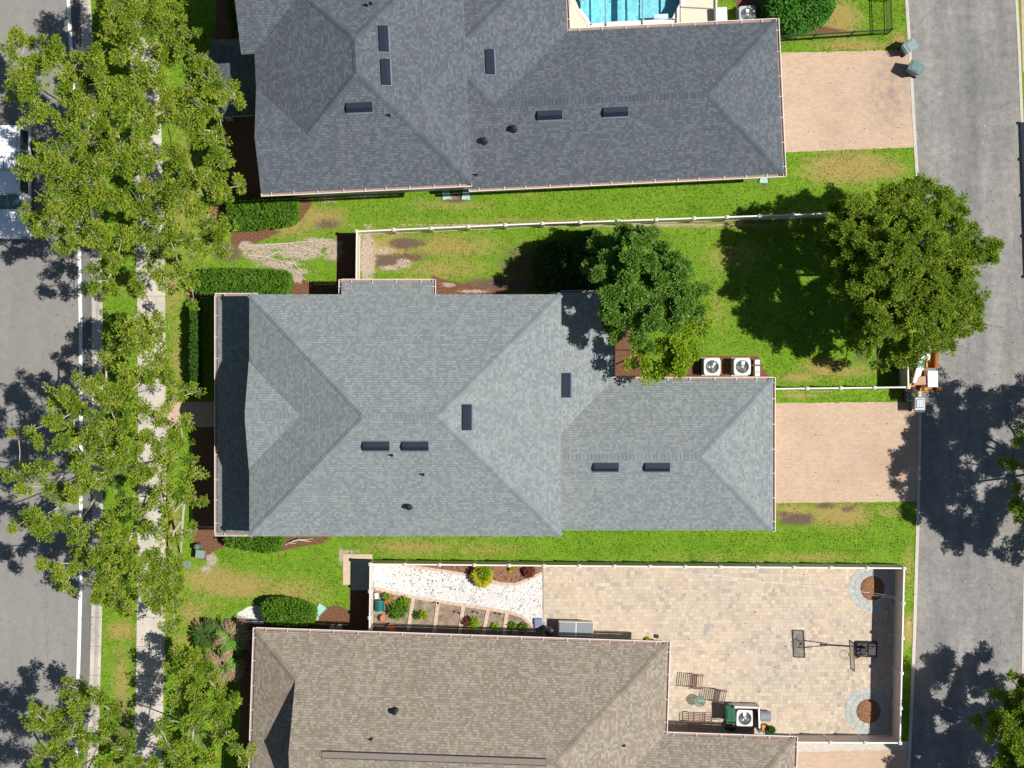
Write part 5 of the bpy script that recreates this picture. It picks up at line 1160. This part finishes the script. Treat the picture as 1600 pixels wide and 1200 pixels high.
def lump(name, label, cat, px, h0, r, hh, mat, seed):
    p = P(*px, h0 + hh / 2); rd = random.Random(seed); m = MB(); n = 14; rings = []
    ph = [rd.uniform(0, 6) for _ in range(4)]
    for i in range(7):
        t = i / 6; rr = r * (.55 + .5 * math.sin(math.pi * min(1, t * .85 + .12))) * (1 if i < 6 else .25)
        rings.append([Vector((p.x, p.y, h0)) + Vector((math.cos(a) * rr * (1 + .12 * math.sin(3 * a + ph[0] + i) + .08 * math.sin(5 * a + ph[1])), math.sin(a) * rr * (1 + .12 * math.sin(4 * a + ph[2] - i)), hh * t)) for a in [2 * math.pi * k / n for k in range(n)]])
    m.loft(rings); return tag(m.build(name, mat), label, cat)
lump('rubbish_bag', 'knotted black rubbish bag in the open bin', 'rubbish bag', (1424, 616), .88, .27, .3, M['bag'], 2)
lump('rubbish_bag', 'black rubbish bag on the paving below the green-lidded bin', 'rubbish bag', (1142, 1134), .012, .3, .4, M['bag'], 3)
# ------------------------------------------------------------------ the pile of boxes by the alley
def carton(label, px, z0, size, rz, mat, flaps=True, group='boxes piled by the alley', name='cardboard_box'):
    p = P(*px, z0 + size[2]); root = thing(name, label, 'box', (p.x, p.y, z0), rz, group, world=False); x, y, h = size
    m = MB(); t = .012
    for sx in (-1, 1): m.box((sx * (x / 2 - t / 2), 0, h / 2), (t, y, h))
    for sy in (-1, 1): m.box((0, sy * (y / 2 - t / 2), h / 2), (x - 2 * t, t, h))
    m.box((0, 0, t / 2), (x - 2 * t, y - 2 * t, t)); m.build('body', mat, root)
    if flaps:
        for sx in (-1, 1):
            a = R(random.uniform(20, 60)); m = MB(); m.bar(Vector((sx * x / 2, 0, h)), Vector((sx * (x / 2 + math.cos(a) * x * .35), 0, h + math.sin(a) * x * .35)), y * .96, .008); m.build('flap', mat, root)
    else:
        m = MB(); m.rbox((0, 0, h + .015), (x + .02, y + .02, .04), bev=.02); m.build('lid', mat, root)
    return root
carton('tall orange cardboard box open towards the sky, at the road side of the pile', (1455, 532), 0, (.5, .9, .55), R(2), M['card'])
carton('long orange cardboard box lying at the kerb, right of the white tray', (1456, 561), 0, (.42, .95, .5), R(-2), M['card'])
carton('closed white box with rounded corners at the lower right of the pile', (1457.5, 592), 0, (.5, .82, .62), R(0), M['foam'], False)
carton('dull brown cardboard box in the middle of the pile', (1437, 595), 0, (.62, .42, .5), R(3), M['card_dull'], False)
carton('small open cardboard box behind the dull brown one', (1438, 584), 0, (.5, .3, .42), R(8), M['card'])
carton('squashed orange cardboard box above the black rubbish bags', (1432, 605), 0, (.55, .36, .4), R(-4), M['card'])
carton('flat orange cardboard box poking out at the bottom of the white one', (1454, 608), 0, (.7, .2, .3), R(4), M['card'])
carton('white foam tray on top of the long cardboard box', (1447.5, 549), .5, (.4, .85, .16), R(-4), M['foam'], False, name='foam_tray')
carton('teal plastic tub with a white rim in the box pile', (1438, 568), 0, (.42, .42, .6), R(4), M['teal'], False, name='plastic_tub')
m = MB(); p, q = P(1422, 598, .0), P(1433, 556, .0); d = Vector((q.x - p.x, q.y - p.y, 0)).normalized()
m.add([p + Vector((-.08, 0, .85)), q + Vector((-.12, 0, .95)), q + Vector((.4, 0, .3)), p + Vector((.42, 0, .02)), p + Vector((-.04, 0, .89)), q + Vector((-.08, 0, .99)), q + Vector((.45, 0, .34)), p + Vector((.47, 0, .05))],
      [(3, 2, 1, 0), (4, 5, 6, 7), (0, 1, 5, 4), (2, 3, 7, 6), (1, 2, 6, 5), (3, 0, 4, 7)])
tag(m.build('foam_board', M['foam']), 'long white board leaning on the alley fence beside the boxes', 'board')

# ------------------------------------------------------------------ basketball hoop
root = thing('basketball_hoop', 'portable basketball hoop with black base, standing on the patio', 'basketball hoop', (18.4, -13.8, 0))
c = Vector((18.42, -13.8, 0)); m = MB(); m.rbox(c + Vector((0, 0, .12)), (1.2, .86, .22), R(-2), .09, .94)
m.rbox(c + Vector((.28, 0, .25)), (.5, .66, .08), R(-2), .06); m.rbox(c + Vector((-.2, .02, .25)), (.34, .5, .1), R(10), .07)
for k in range(3): m.tube([c + Vector((-.5, -.3 + k * .22, .24)), c + Vector((-.2, -.2 + k * .22, .3)), c + Vector((.02, -.28 + k * .25, .24))], .03, 6)
m.build('base', M['black'], root)
m = MB(); pb = c + Vector((-.1, .1, .2)); pt = Vector((17.9, -13.62, 2.9)); m.tube([pb, (pb + pt) / 2, pt], .045, 10); m.build('pole', M['black_metal'], root)
m = MB()
for s in (-1, 1):
    m.tube([pt + Vector((0, s * .06, -.1)), Vector((17.06, -13.6 + s * .2, 2.9))], .02, 6); m.tube([pt + Vector((0, s * .06, -.55)), Vector((17.06, -13.6 + s * .2, 3.45))], .02, 6)
m.build('arm', M['black_metal'], root); m = MB(); m.tube([c + Vector((.5, .2, .25)), pb + (pt - pb) * .4], .02, 6); m.build('brace', M['black_metal'], root)
t = NT('clear_backboard'); sh = t.n('MixShader', {0: .3, 1: t.n('BsdfTransparent', {'Color': (.92, .94, .94)}), 2: t.n('BsdfPrincipled', {'Base Color': (.25, .27, .27, 1), 'Roughness': .15})}); t.t.links.new(sh, t.out.inputs[0])
m = MB(); m.box((17.02, -13.6, 3.32), (.02, 1.36, .9), R(3)); bb = m.build('backboard', t.m, root)
m = MB()
for zz in (2.87, 3.77): m.bar(Vector((17.02 - .036, -13.6 + .7, zz)), Vector((17.02 + .036, -13.6 - .7, zz)), .05, .05)
for s in (-1, 1): m.bar(Vector((17.02 - s * .036, -13.6 + s * .7, 2.88)), Vector((17.02 - s * .036, -13.6 + s * .7, 3.76)), .05, .05)
m.build('frame', M['bronze'], bb)
m = MB(); rc = Vector((16.68, -13.59, 3.05)); m.tube([rc + Vector((.23 * math.cos(a), .23 * math.sin(a), 0)) for a in [2 * math.pi * k / 24 for k in range(25)]], .012, 6)
m.box(rc + Vector((.27, 0, -.03)), (.1, .14, .05)); rim = m.build('rim', M['card'], root)
m = MB()
for k in range(12):
    for s in (1, -1):
        pts = [rc + Vector(((.23 - .1 * t_) * math.cos(2 * math.pi * k / 12 + s * t_ * .8), (.23 - .1 * t_) * math.sin(2 * math.pi * k / 12 + s * t_ * .8), -.42 * t_)) for t_ in (0, .33, .66, 1)]; m.tube(pts, .004, 3)
m.build('net', M['rope'], rim)

# ------------------------------------------------------------------ patio furniture
def slat_chair(label, px, rz, w=.6, d=.56, name='patio_chair', cat='chair', group='bronze slatted patio seats'):
    p = P(*px, .4); root = thing(name, label, cat, (p.x, p.y, .012), rz, group, world=False); hx, hy = w / 2, d / 2; T = .016
    for sx in (-1, 1):
        for sy in (-1, 1): m = MB(); m.tube([Vector((sx * hx, sy * hy, 0)), Vector((sx * hx, sy * hy * .96, .42 if sy > 0 else .6))], T, 6); m.build('leg', M['bronze'], root)
        m = MB(); m.tube([Vector((sx * hx, -hy, .6)), Vector((sx * hx, hy * .2, .62)), Vector((sx * hx, hy * .75, .6))], T * 1.2, 6); m.build('armrest', M['bronze'], root)
    m = MB(); n = 6
    for k in range(n): y = -hy + d * (k + .5) / n; m.box((0, y, .42), (w, .035, .012))
    for sx in (-1, 1): m.box((sx * hx * .97, 0, .42), (.03, d, .028))
    if w > .9: m.box((0, 0, .405), (.03, d, .02))
    m.build('seat', M['bronze'], root)
    m = MB(); n = 5
    for sx in ((-1, 1) if w < .9 else (-1, 0, 1)): m.tube([Vector((sx * hx, -hy, .4)), Vector((sx * hx, -hy - .2, .95))], T, 6)
    for k in range(n): t_ = (k + .6) / n; m.box((0, -hy - .2 * t_, .4 + .55 * t_), (w, .015, .045))
    m.build('backrest', M['bronze'], root); return root
slat_chair('bronze slatted chair furthest from the house wall on the patio', (1090, 1065), R(-96), .68)
slat_chair('bronze slatted chair standing right of the little glass table', (1126, 1088), R(-100), .62)
slat_chair('wide bronze slatted bench near the shaded wall on the patio', (1093, 1122), R(-3), 1.2, .5, 'patio_bench', 'bench')
p = P(1091, 1093); root = thing('glass_table', 'little oval glass table between the bronze seats', 'table', tuple(p), group=None)
t = NT('green_glass'); sh = t.n('MixShader', {0: .35, 1: t.n('BsdfTransparent', {'Color': (.8, .9, .86)}), 2: t.n('BsdfPrincipled', {'Base Color': (.25, .34, .3, 1), 'Roughness': .1})}); t.t.links.new(sh, t.out.inputs[0])
el = lambda r1, r2, h, n=24: [p + Vector((r1 * math.cos(2 * math.pi * k / n), r2 * math.sin(2 * math.pi * k / n), h)) for k in range(n)]
m = MB(); m.loft([el(.3, .26, .5), el(.3, .26, .51)]); m.build('tabletop', t.m, root)
m = MB(); m.tube(el(.31, .27, .505) + el(.31, .27, .505)[:1], .012, 5); m.build('rim', M['bronze'], root)
for k in range(3): a = 2.1 * k + .5; m = MB(); m.tube([p + Vector((.27 * math.cos(a), .23 * math.sin(a), .5)), p + Vector((.14 * math.cos(a), .14 * math.sin(a), .25)), p + Vector((.26 * math.cos(a), .22 * math.sin(a), .012))], .012, 5); m.build('leg', M['bronze'], root)
p = P(1097, 1099); m = MB(); m.lathe(p, [(.09, .012), (.08, .05), (.03, .08), (.03, .2), (.06, .26), (.03, .32)], 10); m.tube([p + Vector((-.12, .02, .1)), p + Vector((0, 0, .2)), p + Vector((.12, .08, .3))], .02, 5)
tag(m.build('garden_ornament', M['black_metal']), 'small dark metal ornament on the paving by the glass table', 'ornament')
# grill
p = P(1197, 1120, .9); root = thing('barbecue', 'dark grey barbecue with a domed lid right of the patio screen', 'barbecue', (p.x, p.y, .012), R(0), world=False)
m = MB(); m.rbox((0, 0, .3), (.42, .4, .56), bev=.04); m.build('cabinet', M['black'], root)
m = MB(); m.loft([[Vector((x * k, y * k2, zz)) for x, y in ((-.27, -.24), (.27, -.24), (.3, 0), (.27, .24), (-.27, .24), (-.3, 0))] for k, k2, zz in ((.92, .92, .58), (1, 1, .64), (1, 1, .74), (.95, .8, .84), (.85, .5, .89))]); m.build('lid', M['grey_panel'], root)
m = MB(); m.tube([Vector((-.2, -.25, .72)), Vector((-.2, -.3, .74)), Vector((.2, -.3, .74)), Vector((.2, -.25, .72))], .014, 6); m.build('handle', M['chrome'], root)
m = MB(); m.box((-.38, 0, .62), (.16, .36, .03)); m.build('side_shelf', M['black'], root)
m = MB(); m.rbox(P(1192, 1136) + Vector((0, 0, .16)), (.2, .34, .3), R(2), .02); tag(m.build('wooden_crate', M['card']), 'small orange-brown crate between the barbecue and the pot', 'crate')
def pot(label, px, r, h, mat, plant=None, group=None):
    p = P(*px); root = thing('flower_pot', label, 'pot', tuple(p), group=group); m = MB(); m.lathe(p, [(r * .65, .01), (r * .95, h * .85), (r * 1.1, h * .86), (r * 1.1, h), (r * .9, h), (r * .85, h * .8), (.01, h * .8)], 16); m.build('pot', mat, root)
    if plant:
        u = unit(50); u[:, 2] = np.abs(u[:, 2]); cc = np.array(tuple(p)) + np.array([0, 0, h]) + u * np.array([r, r, r]) * .8; leaf_mesh('plant', tufts(cc, u, 4, .03, .11, .05), plant, root)
pot('dark pot with a scraggy plant at the lower end of the patio screen', (1203, 1138), .19, .4, M['black'], M['leaf_dark'])
pot('little black pot by the house corner, left of three', (1012, 999.5), .07, .13, M['black'], M['leaf_yellow'])
pot('little black pot by the house corner, middle of three', (1019.5, 1000), .07, .13, M['black'])
pot('little black pot by the house corner, right of three', (1026, 994), .1, .12, M['black'])
pot('terracotta pot below the teal hose reel', (600, 965), .17, .3, M['terracotta'])
pot('wide terracotta pot in the shade against the brown house', (612, 980), .22, .3, M['terracotta'])
pot('terracotta pot with pale leaves in the garden corner', (605, 931), .14, .25, M['terracotta'], M['leaf_lime'])
# hose reel
p = P(594, 945); root = thing('hose_reel', 'teal garden hose reel beside the gate', 'hose reel', tuple(p))
m = MB(); m.tube([p + Vector((0, -.24, .33)), p + Vector((0, .24, .33))], .2, 18); m.build('drum', M['teal'], root)
m = MB()
for k in range(9): a = -.2 + k * .05; m.tube([p + Vector((.22 * math.cos(q), a, .33 + .22 * math.sin(q))) for q in [2 * math.pi * j / 16 for j in range(17)]], .022, 5)
m.build('hose', M['teal'], root)
for s in (-1, 1): m = MB(); m.lathe(p + Vector((0, s * .26, .33)), [(.0, 0)], 3) if False else m.tube([p + Vector((0, s * .25, .33)), p + Vector((0, s * .27, .33))], .29, 20); m.bar(p + Vector((-.2, s * .26, .01)), p + Vector((0, s * .26, .33)), .03, .03); m.bar(p + Vector((.2, s * .26, .01)), p + Vector((0, s * .26, .33)), .03, .03); m.build('side_frame', M['teal'], root)
p = P(589, 930); m = MB(); m.rbox(p + Vector((0, 0, .18)), (.2, .3, .34), R(5), .03); tag(m.build('garden_box', M['vinyl_white']), 'small white box in the garden corner by the gate post', 'box')
# storage chest
p = P(900, 985.5, 1.0); root = thing('storage_chest', 'grey storage chest with two flat lids against the brown house', 'storage chest', (p.x, p.y, .012), R(-1.5), world=False)
m = MB(); m.rbox((0, 0, .48), (1.78, .8, .94), bev=.03)
for s in (-1, 1): m.box((s * .45, .402, .5), (.8, .02, .7))
m.build('body', M['vinyl'], root)
for s in (-1, 1):
    m = MB(); m.rbox((s * .455, 0, .98), (.84, .84, .05), bev=.025); ld = m.build('lid', M['grey_panel'], root); m = MB(); m.box((s * .455, .425, .95), (.14, .02, .03)); m.build('handle', M['chrome'], ld)
m = MB(); m.box((0, 0, .975), (.055, .86, .07)); m.box((0, .435, .975), (1.8, .03, .06)); m.build('centre_rail', M['vinyl_white'], root)
p = P(858, 984); root = thing('kettle_barbecue', 'black kettle barbecue in the shade left of the storage chest', 'barbecue', tuple(p))
m = MB(); m.lathe(p, [(.05, .45), (.22, .5), (.27, .62), (.27, .66), (.22, .8), (.06, .86)], 18); m.build('bowl', M['black'], root)
for k in range(3): a = k * 2.1; m = MB(); m.tube([p + Vector((.15 * math.cos(a), .15 * math.sin(a), .5)), p + Vector((.27 * math.cos(a), .27 * math.sin(a), .02))], .015, 5); m.build('leg', M['fan_metal'], root)
m = MB(); m.lathe(p + Vector((0, 0, .86)), [(.02, 0), (.02, .04), (.06, .05), (.06, .07)], 10); m.build('lid_handle', M['rubber'], root)
m = MB(); m.rbox(P(841, 973) + Vector((0, 0, .1)), (.45, .5, .18), R(3), .06); tag(m.build('cushion', plain('blue_cloth', (.16, .2, .3), .9, var=.5, scale=22)), 'blue patterned cushion on the ground beside the kettle barbecue', 'cushion')
# stakes in the garden plots
for px, l in (((685, 941), 'short black garden light at the top of the second paver strip'), ((717, 956), 'short black garden light leaning by the third paver strip'), ((746, 956), 'short black garden light in the fourth garden plot'), ((781, 958), 'short black garden light in the fifth garden plot')):
    p = P(*px); root = thing('garden_light', l, 'garden light', tuple(p), group='black garden lights'); m = MB(); m.tube([p, p + Vector((0, 0, .35))], .012, 5); m.build('stake', M['black'], root); m = MB(); m.lathe(p + Vector((0, 0, .35)), [(.03, 0), (.045, .06), (.06, .07), (.01, .1)], 10); m.build('lamp', M['black'], root)
# cord from the fence to the bed
m = MB(); a = P(1410, 934, 1.7); b = P(1358, 926, .1)
m.tube([a, (a + b) / 2 - Vector((0, 0, .12)), b, P(1300, 920) + z * .025, P(1200, 909) + z * .025, P(1120, 899) + z * .025, P(1040, 893) + z * .025], .012, 4)
m.tube([P(1410, 936, 1.5), (P(1410, 936, 1.5) + P(1362, 930, .1)) / 2 - z * .1, P(1362, 930, .1)], .012, 4)
tag(m.build('cord', M['rope']), 'thin pale cord running from the fence post across the patio', 'cord')

# ------------------------------------------------------------------ small things on the lawns
p = P(312, 866, .5); root = thing('utility_box', 'pale green utility box with a square lid on the mulch', 'utility box', (p.x, p.y, 0), R(-6), world=False)
m = MB(); m.rbox((0, 0, .24), (.42, .4, .48), bev=.03); m.build('body', M['utility_green'], root); m = MB(); m.rbox((0, 0, .5), (.46, .44, .05), bev=.03); m.build('lid', M['utility_green'], root)
p = P(310, 853); root = thing('utility_box', 'small domed green utility post above the square utility box', 'utility box', tuple(p)); m = MB(); m.lathe(p, [(.17, 0), (.17, .4), (.14, .52), (.05, .58)], 14); m.build('body', plain('dull_green', (.1, .15, .12), .6), root); m = MB(); m.lathe(p + z * .06, [(.2, 0), (.2, .05), (.175, .06)], 14); m.build('collar', M['black'], root)
m = MB(); m.lathe(P(292, 882), [(.22, -.02), (.22, .03), (.19, .035), (.05, .035), (.05, .02), (.01, .02)], 20); tag(m.build('valve_cover', M['foil']), 'round grey valve cover set in the lawn by the utility boxes', 'valve cover')
def splash(label, px, rz, L=.6):
    p = P(*px); root = thing('splash_block', label, 'splash block', (p.x, p.y, 0), rz, 'mint splash blocks', world=False); m = MB()
    m.add([Vector(q) for q in ((-L / 2, -.12, .06), (L / 2, -.2, .03), (L / 2, .2, .03), (-L / 2, .12, .06), (-L / 2, -.16, .14), (L / 2, -.25, .09), (L / 2, .25, .09), (-L / 2, .16, .14), (-L / 2, -.17, 0), (L / 2, -.26, 0), (L / 2, .26, 0), (-L / 2, .17, 0))],
          [(0, 1, 2, 3), (0, 4, 5, 1), (3, 2, 6, 7), (4, 8, 9, 5), (7, 6, 10, 11), (0, 3, 7, 4), (4, 7, 11, 8), (1, 5, 9), (2, 10, 6), (1, 9, 10, 2)]); m.build('trough', M['mint'], root)
    m = MB(); m.box((-L / 2 - .03, 0, .1), (.05, .36, .2)); m.build('end_wall', M['mint'], root)
splash('left one of two mint splash blocks below the eave of the charcoal house', (697, 302), R(-75)); splash('right one of two mint splash blocks below the eave of the charcoal house', (729, 303), R(-92)); splash('lone mint splash block at the far right end of the charcoal house', (1194, 277), R(-92)); splash('mint splash block turned aslant at the end of the bright hedge', (500, 954), R(55), .6)
for k, (x, y, r, l) in enumerate([(519, 981, .16, 'pale stone in the shade beside the brown house, left one of two'), (530, 980, .17, 'pale stone in the shade beside the brown house, right one of two'), (495, 967, .08, 'small white stone below the aslant mint splash block')]):
    o = lump('stone', l, 'stone', (x, y), 0, r, r * 1.1, M['concrete'], 20 + k); 
# bleached roots and fallen wood
def wood(name, label, cat, lines, r, mat=None):
    m = MB()
    for pts in lines:
        w = [P(x, y) + z * h for x, y, h in pts]; m.tube(w, r * random.uniform(.7, 1.2), 6, r * .4)
    return tag(m.build(name, mat or M['bark_root']), label, cat)
wood('leaning_trunk', 'pale bare trunk leaning over the lawn beside the square utility box', 'bare trunk', [[(298, 788, 1.9), (292, 815, 1.2), (287, 845, .6), (282, 868, 0)], [(293, 808, 1.3), (276, 830, .8), (271, 850, .5), (262, 880, 0)], [(298, 788, 1.9), (303, 772, 2.6), (312, 745, 3.2)]], .085)  # bare leaning trunk, modelled apart from the street oak
wood('bare_stems', 'fan of pale bare stems beside the pavement in front of the grey house', 'shrub', [[(285, 770, 1.6), (270, 792, .8), (255, 810, .1)], [(290, 776, 1.6), (276, 796, .8), (264, 802, .3)], [(262, 772, 1.7), (240, 790, .9), (214, 818, .1)], [(268, 775, 1.6), (248, 786, 1), (226, 800, .4)], [(255, 812, .2), (245, 838, .0)]], .06)  # bare lower stems, modelled apart from the street oak
wood('fallen_branch', 'bleached fallen frond under the south eave of the grey house', 'branch', [[(446, 851, .05), (458, 845, .2), (470, 841, .3)], [(458, 845, .2), (476, 842, .25)], [(465, 843, .25), (490, 841, .3)], [(470, 843, .25), (486, 846, .1)], [(450, 848, .1), (462, 849, .05)]], .035)
wood('bare_roots', 'bleached roots lying over the worn ground between the two front hedges', 'roots', [[(382, 384, .02), (410, 383, .06), (450, 380, .05), (492, 376, .02)], [(388, 399, .02), (415, 402, .07), (445, 410, .05), (478, 438, .02)], [(452, 381, .05), (480, 390, .05), (512, 401, .02)], [(415, 402, .06), (432, 394, .05), (470, 396, .02)], [(445, 410, .05), (460, 412, .05), (470, 424, .02)], [(492, 376, .02), (515, 384, .04)]], .055)
wood('fallen_twig', 'thin dark twig lying across the alley near the middle driveway', 'twig', [[(1531, 503, .02), (1545, 508, .03), (1567, 512, .02)], [(1545, 508, .03), (1556, 510, .02)]], .02, M['bark_grey'])

# ------------------------------------------------------------------ parked van
def van():
    root = thing('parked_van', 'white van parked at the left road edge, half hidden under the largest oak', 'van', (-25.9, 10.3, -.1))
    bx = -25.9; zb = -.1; Wd = .98
    prof = [(7.55, .42, .62), (7.5, .62, .82), (7.62, .85, .9), (8.2, 1.0, .95), (8.95, 1.1, .97), (9.75, 1.82, .84), (10.1, 1.93, .82), (12.9, 1.95, .82), (13.2, 1.85, .82), (13.32, 1.05, .95), (13.34, .45, .93)]
    m = MB(); rings = []
    for y, h, w in prof:
        b = min(h - .02, 1.05); rings.append([Vector((bx + x, y, zb + zz)) for x, zz in ((-Wd * .93, .3), (-Wd, .5 if b > .5 else b), (-Wd * min(1, w / .84 if h > 1.3 else w / .95), b), (-w * .93, h - .05), (-w * .8, h), (w * .8, h), (w * .93, h - .05), (Wd * min(1, w / .84 if h > 1.3 else w / .95), b), (Wd, .5 if b > .5 else b), (Wd * .93, .3))])
    m.loft(rings); m.build('body', M['car_white'], root, smooth=False)
    ws = [Vector((bx + x, y, zb + h)) for x, y, h in ((-.86, 9.02, 1.17), (.86, 9.02, 1.17), (.72, 9.68, 1.8), (-.72, 9.68, 1.8))]
    off = Vector((0, -.04, .04)); m = MB(); m.add([p + off for p in ws], [(0, 1, 2, 3)]); m.build('windscreen', M['teal_glass'], root)
    for s in (-1, 1):
        for y0, y1 in ((9.75, 10.7), (10.8, 11.9), (12.0, 13.0)):
            m = MB(); q = [Vector((bx + s * (.995), y0, zb + 1.1)), Vector((bx + s * .995, y1, zb + 1.1)), Vector((bx + s * .815, y1, zb + 1.78)), Vector((bx + s * .815, y0 + (.12 if y0 < 10 else 0), zb + 1.78))]; m.add(q, [(0, 1, 2, 3)]); m.build('side_window', M['teal_glass'], root)
        m = MB(); m.tube([Vector((bx + s * .7, 10.2, zb + 1.97)), Vector((bx + s * .7, 10.3, zb + 2.02)), Vector((bx + s * .7, 12.7, zb + 2.02)), Vector((bx + s * .7, 12.8, zb + 1.97))], .022, 6); m.build('roof_rail', M['chrome'], root)
        m = MB(); m.rbox((bx + s * 1.1, 9.5, zb + 1.15), (.2, .12, .16), bev=.03); m.build('mirror', M['car_white'], root)
        m = MB(); m.rbox((bx + s * .7, 7.56, zb + .72), (.36, .14, .2), bev=.03); m.build('headlight', M['chrome'], root)
        for y in (8.35, 12.3):
            m = MB(); c = Vector((bx + s * .87, y, zb + .34)); m.tube([c - Vector((.12, 0, 0)), c + Vector((.12, 0, 0))], .34, 20); wl = m.build('wheel', M['rubber'], root); m = MB(); m.tube([c + Vector((s * .1, 0, 0)), c + Vector((s * .128, 0, 0))], .2, 14); m.build('rim', M['chrome'], wl)
    m = MB()
    for y in (10.9, 11.8): m.box((bx, y, zb + 1.953), (1.3, .02, .012))
    m.box((bx, 11.2, zb + 1.956), (.04, .5, .012)); m.build('roof_seam', M['vent_lit'], root)
    m = MB(); m.box((bx, 7.52, zb + .5), (1.3, .1, .14)); m.build('bumper', M['black'], root)
van()
# ------------------------------------------------------------------ camera, sun, sky
cam = bpy.data.cameras.new('camera'); cam.sensor_width = 36; cam.lens = 36 * H / (1600 / S); cam.clip_end = 5000; cam.clip_start = .5
co = bpy.data.objects.new('camera', cam); COL.objects.link(co); co.location = (0, 0, H); scene.camera = co
EL, AZX, AZY = R(57.5), 1.0, -.035           # the sun stands to the right, a little towards the bottom
sd = Vector((AZX, AZY, 0)).normalized() * math.cos(EL) + Vector((0, 0, math.sin(EL)))
sun = bpy.data.lights.new('sun', 'SUN'); sun.energy = 5.0; sun.angle = R(.5); sun.color = (1, .955, .88)
so = bpy.data.objects.new('sun', sun); COL.objects.link(so); so.rotation_euler = (-sd).to_track_quat('-Z', 'Y').to_euler(); so.location = sd * 120
w = bpy.data.worlds.new('World'); scene.world = w; w.use_nodes = True
nt = w.node_tree; sky = nt.nodes.new('ShaderNodeTexSky'); sky.sky_type = 'NISHITA'; sky.sun_disc = False
sky.sun_elevation = EL; sky.sun_rotation = math.atan2(sd.x, sd.y); sky.air_density = 1.2; sky.dust_density = .6; sky.ozone_density = 3
nt.links.new(sky.outputs[0], nt.nodes['Background'].inputs[0]); nt.nodes['Background'].inputs[1].default_value = .05
scene.view_settings.view_transform = 'Standard'; scene.view_settings.look = 'None'; scene.view_settings.exposure = .3; scene.view_settings.gamma = 1
scene.cycles.max_bounces = 6; scene.cycles.diffuse_bounces = 3; scene.cycles.transparent_max_bounces = 6; scene.cycles.caustics_reflective = False; scene.cycles.caustics_refractive = False
for o in scene.objects:
    if '_base' in o: del o['_base']
